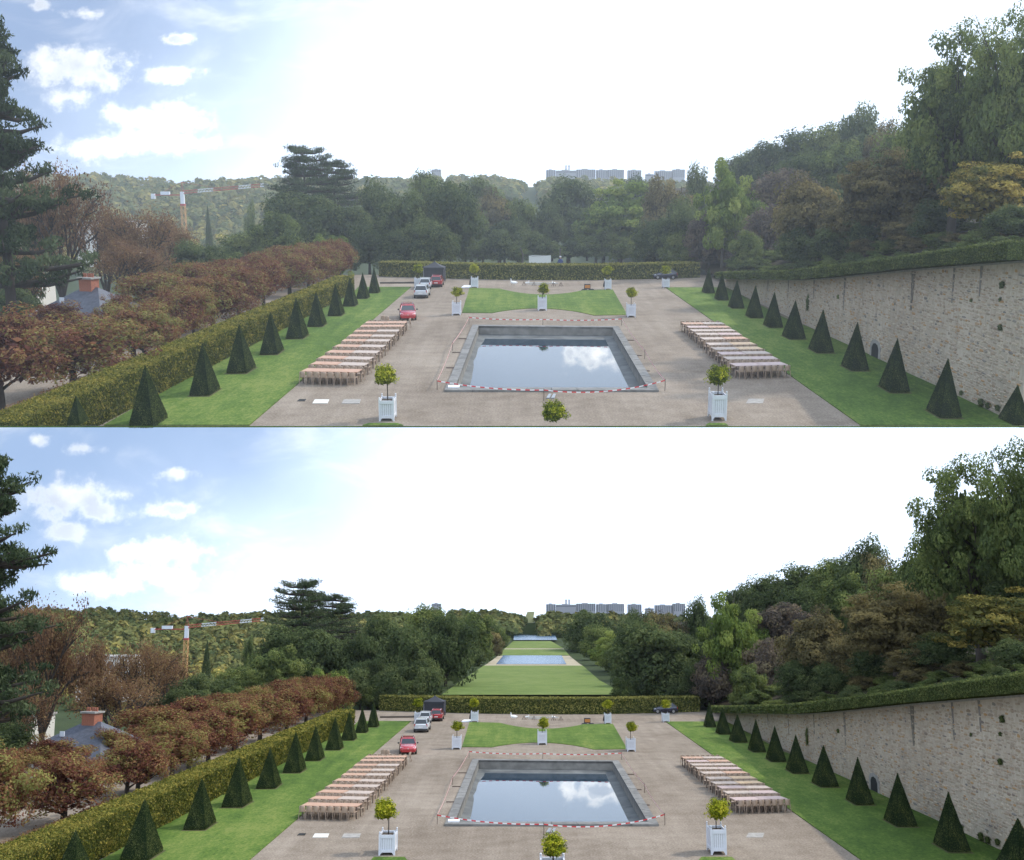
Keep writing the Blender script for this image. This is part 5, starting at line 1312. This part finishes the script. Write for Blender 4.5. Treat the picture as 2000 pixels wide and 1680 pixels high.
    for i, px in enumerate(spots):
        tp = 462 + random.uniform(-16, 16) - (0 if up else 0); y = random.uniform(192, 206) if up else random.uniform(152, 156)
        plant(P, ('bush2', 'bush3')[i % 2], px, tp, random.uniform(52, 72), y, -1.2 if up else -.4, '%s dark understorey bush from left behind the end hedge%s' % (ORD[i], tail), 'understorey bushes' + tail)

    # ---- far hill, city, crane, houses
    fo = put(P, 'far_wood', FARWOOD); tag(fo, 'autumn wood covering the far hill' + tail, 'wood', None, 'stuff')
    for i, (l, rr, tp, st) in enumerate(CITY):
        y = 514; a, b = P.at(l, tp, y), P.at(rr, tp, y); w = b.x - a.x; zb = far_z(a.x, 505) - 2; h = a.z - zb
        bw = MB(); bw.box(0, w, 0, 4, 0, h); wl = bw.mesh('wall', M_CITY); rf = MB(); rf.box(w * .3, w * .6, 1, 3, h, h + .35); prt = [[('wall', wl), []], ('roof_hut', rf.mesh('roof_hut', M_CITY))]
        nc = max(2, int(w / .85)); vis = min(h, 3.4)
        for c in range(nc):
            wm = MB(); x = w * (c + .5) / nc
            if st == 1:
                wm.box(x - .36, x + .36, -.03, .02, h - .9, h - .45)
            else: wm.box(x - .16, x + .16, -.03, .02, h - vis, h - .2)
            prt.append(('window', wm.mesh('window', M_CITYDARK)))
        thing(P, 'apartment_block', prt, ('%s apartment block from the left on the skyline' % ORD[i] if i < 9 else 'lone grey block on the skyline above the wood') + tail, 'building', 'apartment blocks on the skyline' + tail, (a.x, y, zb))
    for px, wh in ((1105.5, 'left'), (1111.5, 'right')):
        a = P.at(px, 323, 516); mm = MB(); mm.tube([(0, 0, 0), (0, 0, a.z - 5)], [.45, .36], 10); mm.tube([(0, 0, a.z - 5.3), (0, 0, a.z - 5)], .44, 10); tag(put(P, 'factory_chimney', mm.mesh('factory_chimney', M_CITY), (a.x, 516, 5)), '%s of the two tall chimneys on the skyline%s' % (wh, tail), 'chimney')
    # crane
    y = 300; a = P.at(361, 462, y); tz = P.at(361, 402, y).z; mw = 7.5 * y / F; m1 = MB(); z = a.z - 6; s = mw / 2
    for sx in (-s, s):
        for sy in (-s, s): m1.tube([(sx, sy, z), (sx, sy, tz)], .1, 4)
    k = 0
    while z < tz:
        z2 = min(z + mw, tz); e = 1 if k % 2 else -1
        for (p, q) in (((-s * e, -s), (s * e, -s)), ((s, -s * e), (s, s * e))): m1.tube([(p[0], p[1], z), (q[0], q[1], z2)], .08, 4); m1.tube([(p[0], p[1], z2), (q[0], q[1], z2)], .04, 4)
        z = z2; k += 1
    jz = P.at(361, 380, y).z; ap = P.at(361, 356, y).z
    sl_ = MB(); sl_.box(-s * 1.15, s * 1.15, -s * 1.15, s * 1.15, tz, tz + .5); sl_.tube([(-s, 0, jz), (0, 0, ap), (s, 0, jz)], .1, 4); sl_.tube([(0, 0, ap), (.9, 0, ap - .3)], .06, 4)
    cb = MB(); cb.box(-s * .9, s * .9, -s, s, tz + .5, jz + .7)
    x0 = P.at(298, 380, y).x - a.x; x1 = P.at(515, 367, y).x - a.x; j1 = P.at(530, 366, y).z; jr = MB(); jw = MB(); n = 26
    jr.box(x0, 0, -.25, .25, jz - .25, jz); 
    for q in range(n):
        t0, t1 = q / n, (q + 1) / n; xa, xb = x1 * t0, x1 * t1; za, zb = jz + (j1 - jz) * t0 + .2, jz + (j1 - jz) * t1 + .2; mm = jw if (q % 13) in (5, 6, 7, 8, 9) and q < 22 or q > 24 else jr
        mm.tube([(xa, -.3, za), (xb, -.3, zb)], .075, 4); mm.tube([(xa, .3, za), (xb, .3, zb)], .075, 4); mm.tube([(xa, 0, za + .7), (xb, 0, zb + .7)], .075, 4); mm.tube([(xa, -.3, za), ((xa + xb) / 2, 0, (za + zb) / 2 + .7), (xb, -.3, zb)], .055, 4)
    cw = MB(); cw.box(x0 - .3, x0 + .6, -.6, .6, jz - 1.1, jz + .2); cw2 = MB(); cw2.box(x0 * .72, x0 * .42, -.4, .4, jz - .1, jz + .75)
    cab = MB(); cab.tube([(0, 0, ap), (x1 * .42, 0, jz + (j1 - jz) * .42 + .9)], .03, 4); cab.tube([(0, 0, ap), (x0 * .8, 0, jz)], .03, 4)
    thing(P, 'tower_crane', [('mast', m1.mesh('mast', M_CRANEY)), ('slewing_head', sl_.mesh('slewing_head', M_CRANER)), ('cab', cb.mesh('cab', M_WHITE)), [('jib', jr.mesh('jib', M_CRANER)), [('white_jib_section', jw.mesh('white_jib_section', M_WHITE))]], ('counterweight', cw.mesh('counterweight', M_WHITE)), ('winch_housing', cw2.mesh('winch_housing', M_WHITE)), ('tie_cable', cab.mesh('tie_cable', M_CRANER))],
          'yellow tower crane with red and white jib before the far hill' + tail, 'crane', None, (a.x, y, 0))
    # house with slate roof among the chestnuts
    y = 92; e0 = P.at(62, 632, y); rdg = P.at(185, 563, y + 4); ez = e0.z; L = 9.0; D = 8.4; cxh = P.at(186, 600, y + 4).x; hzb = valley_z(P, cxh, y) - .3
    wl = MB(); wl.box(-L / 2 + .5, L / 2 - .5, -D / 2 + .5, D / 2 - .5, hzb - 3.5, ez + .05); rf = MB()
    rz_ = P.at(185, 563, y + 2).z; rf.add([(-L / 2, -D / 2, ez), (L / 2, -D / 2, ez), (L / 2, D / 2, ez), (-L / 2, D / 2, ez), (-.6, 0, rz_), (.9, 0, rz_)], [(0, 1, 5, 4), (1, 2, 5), (2, 3, 4, 5), (3, 0, 4), (0, 3, 2, 1)])
    rfm = rf.mesh('roof', M_SLATE); ch = MB(); cz = P.at(185, 566, y).z; ct = P.at(185, 547, y).z; ch.box(-.62, .62, -.5, .5, cz - 1.2, ct - .14); chm = ch.mesh('chimney', M_BRICK)
    cc = MB(); cc.box(-.74, .74, -.62, .62, ct - .14, ct); ccm = cc.mesh('chimney_cap', M_STONE); pots = []
    house = put(P, 'house', None, (cxh, y + 3, 0), -.35); tag(house, 'house with grey slate hipped roof and brick chimney among the chestnuts' + tail, 'house')
    part(house, 'wall', wl.mesh('wall', M_PLASTER)); rp = part(house, 'roof', rfm); cp = part(house, 'chimney', chm); part(cp, 'chimney_cap', ccm)
    pt = MB(); pt.tube([(0, 0, 0), (0, 0, .32)], [.1, .085], 8); ptm = pt.mesh('chimney_pot', M_BRICK)
    for x in (-.5, -.28, .02, .22, .45): part(cp, 'chimney_pot', ptm, (x, 0, ct))
    wn = MB(); wn.box(-.28, .28, -.02, .05, -.3, .3); wn = wn.mesh('roof_window', M_WHITE)
    for i, (x, t) in enumerate(((-2.6, .25), (-1.4, .6))): part(rp, 'roof_window', wn, (x, -D / 2 * (1 - t) - .1, ez + (rz_ - ez) * t + .12), 0, (.8, 1, .7))
    for i, (l, rr, tp, bt, y) in enumerate(((150, 255, 437, 470, 175), (5, 60, 556, 590, 150), (-20, 12, 480, 520, 160))):
        a, b = P.at(l, bt, y), P.at(rr, tp, y); w = b.x - a.x; bw = MB(); zb = a.z - 4; bw.box(0, w, 0, 8, 0, b.z - zb); rm = MB(); rm.box(-.2, w + .2, -.2, 8.2, b.z - zb, b.z - zb + .25); prt = [('wall', bw.mesh('wall', M_PLASTER)), ('roof', rm.mesh('roof', M_STONE))]
        n = max(2, int(w / 2))
        for c in range(n):
            wm = MB(); wm.box(w * (c + .5) / n - .45, w * (c + .5) / n + .45, -.04, .03, b.z - zb - 1.7, b.z - zb - .6); prt.append(('window', wm.mesh('window', M_CITYDARK)))
        thing(P, 'white_building', prt, ('long white flat-roofed building glimpsed behind the rust brown chestnuts', 'low white building glimpsed under the left pine', 'white building at the left edge behind the pine')[i] + tail, 'building', None, (a.x, y, zb))
    return W


W_UP = build(UPP)
W_LO = build(LOW)


# ------------------------------------------------------------------ the long vista of the lower garden
def vista(P):
    def z_at(py, y): return P.at(1030, py, y).z
    def strip(name, rows, mat, n=1):
        """rows: (py, depth, px left, px right)"""
        V = []; Q = []
        for (py, y, l, r_) in rows: V += [tuple(P.at(l, py, y)), tuple(P.at(r_, py, y))]
        for i in range(len(rows) - 1): Q.append((2 * i, 2 * i + 1, 2 * i + 3, 2 * i + 2))
        return struct(P, name, quads_mesh(name, V, Q, mat))
    y2 = 228 * (451 - HX) / (432 - HX)
    M_VL = ground_mat('vista_grass', [(.36, (.085, .125, .03)), (.5, (.125, .17, .045)), (.64, (.175, .205, .07))], [(.05, .35), (.4, .25), (3, .2), (.5, .2, (.12, 1.2, 1), 0)])
    # broad banks on both sides carry the trees
    strip('vista_bank', [(515, 160, 700, 1420), (480, 190, 760, 1340), (455, 226, 800, 1300), (437, 290, 860, 1240), (407, 338, 900, 1200), (396, 470, 940, 1140)], M_PARK)
    strip('vista_lawn', [(509, 160.2, 862, 1222), (480, 189, 903, 1170), (452, 225, 945, 1138)], M_VL)
    strip('vista_walk', [(452.2, 225.2, 945, 1138), (449.6, 228, 950, 1133)], M_SAND)
    strip('vista_walk', [(449.6, 228.1, 950, 968.5), (432.8, 290, 973, 983.5)], M_SAND)
    strip('vista_walk', [(449.6, 228.1, 1106.5, 1133), (432.8, 290, 1097, 1112)], M_SAND)
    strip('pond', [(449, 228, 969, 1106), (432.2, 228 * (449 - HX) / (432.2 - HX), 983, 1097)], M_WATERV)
    strip('vista_lawn', [(432, 292, 972, 1112), (420.3, 312, 985, 1102)], M_VL); strip('vista_walk', [(420.2, 312.2, 985, 1102), (418.7, 314, 986, 1101)], M_SAND); strip('vista_lawn', [(418.6, 314.2, 986, 1101), (404, 337, 1003, 1076)], M_VL)
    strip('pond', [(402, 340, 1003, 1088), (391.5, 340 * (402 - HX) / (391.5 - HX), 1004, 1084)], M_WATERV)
    strip('vista_lawn', [(391.3, 485, 1020, 1075), (388, 492, 1022, 1073)], M_VL)
    strip('hill_ride', [(388, 493, 1022, 1042), (360, 500, 1025, 1042), (347, 506, 1030, 1044)], simple('dry_meadow', (.32, .31, .15), 1, var=.15, scale=.3))


M_WATERV = simple('pond_water_sky_tint', (.08, .14, .23), .22, spec=.5, ior=1.1)  # reflected sky blue painted into the base colour of the vista ponds
vista(LOW)

# ------------------------------------------------------------------ haze
def haze(density):
    m = MB(); m.box(-4600, 4600, -250, 6300, -45, 2750)
    me = m.mesh('haze', bpy.data.materials.new('haze_air')); mt = me.materials[0]; mt.use_nodes = True; nt = mt.node_tree; nt.nodes.clear()
    v = nt.nodes.new('ShaderNodeVolumePrincipled'); v.inputs['Color'].default_value = (.86, .92, 1, 1); v.inputs['Density'].default_value = density; v.inputs['Anisotropy'].default_value = .2
    o = nt.nodes.new('ShaderNodeOutputMaterial'); nt.links.new(v.outputs[0], o.inputs['Volume'])
    tag(put(LOW, 'haze', me), 'thin pale autumn haze filling the air over both gardens', 'haze', None, 'stuff')


haze(.000045)
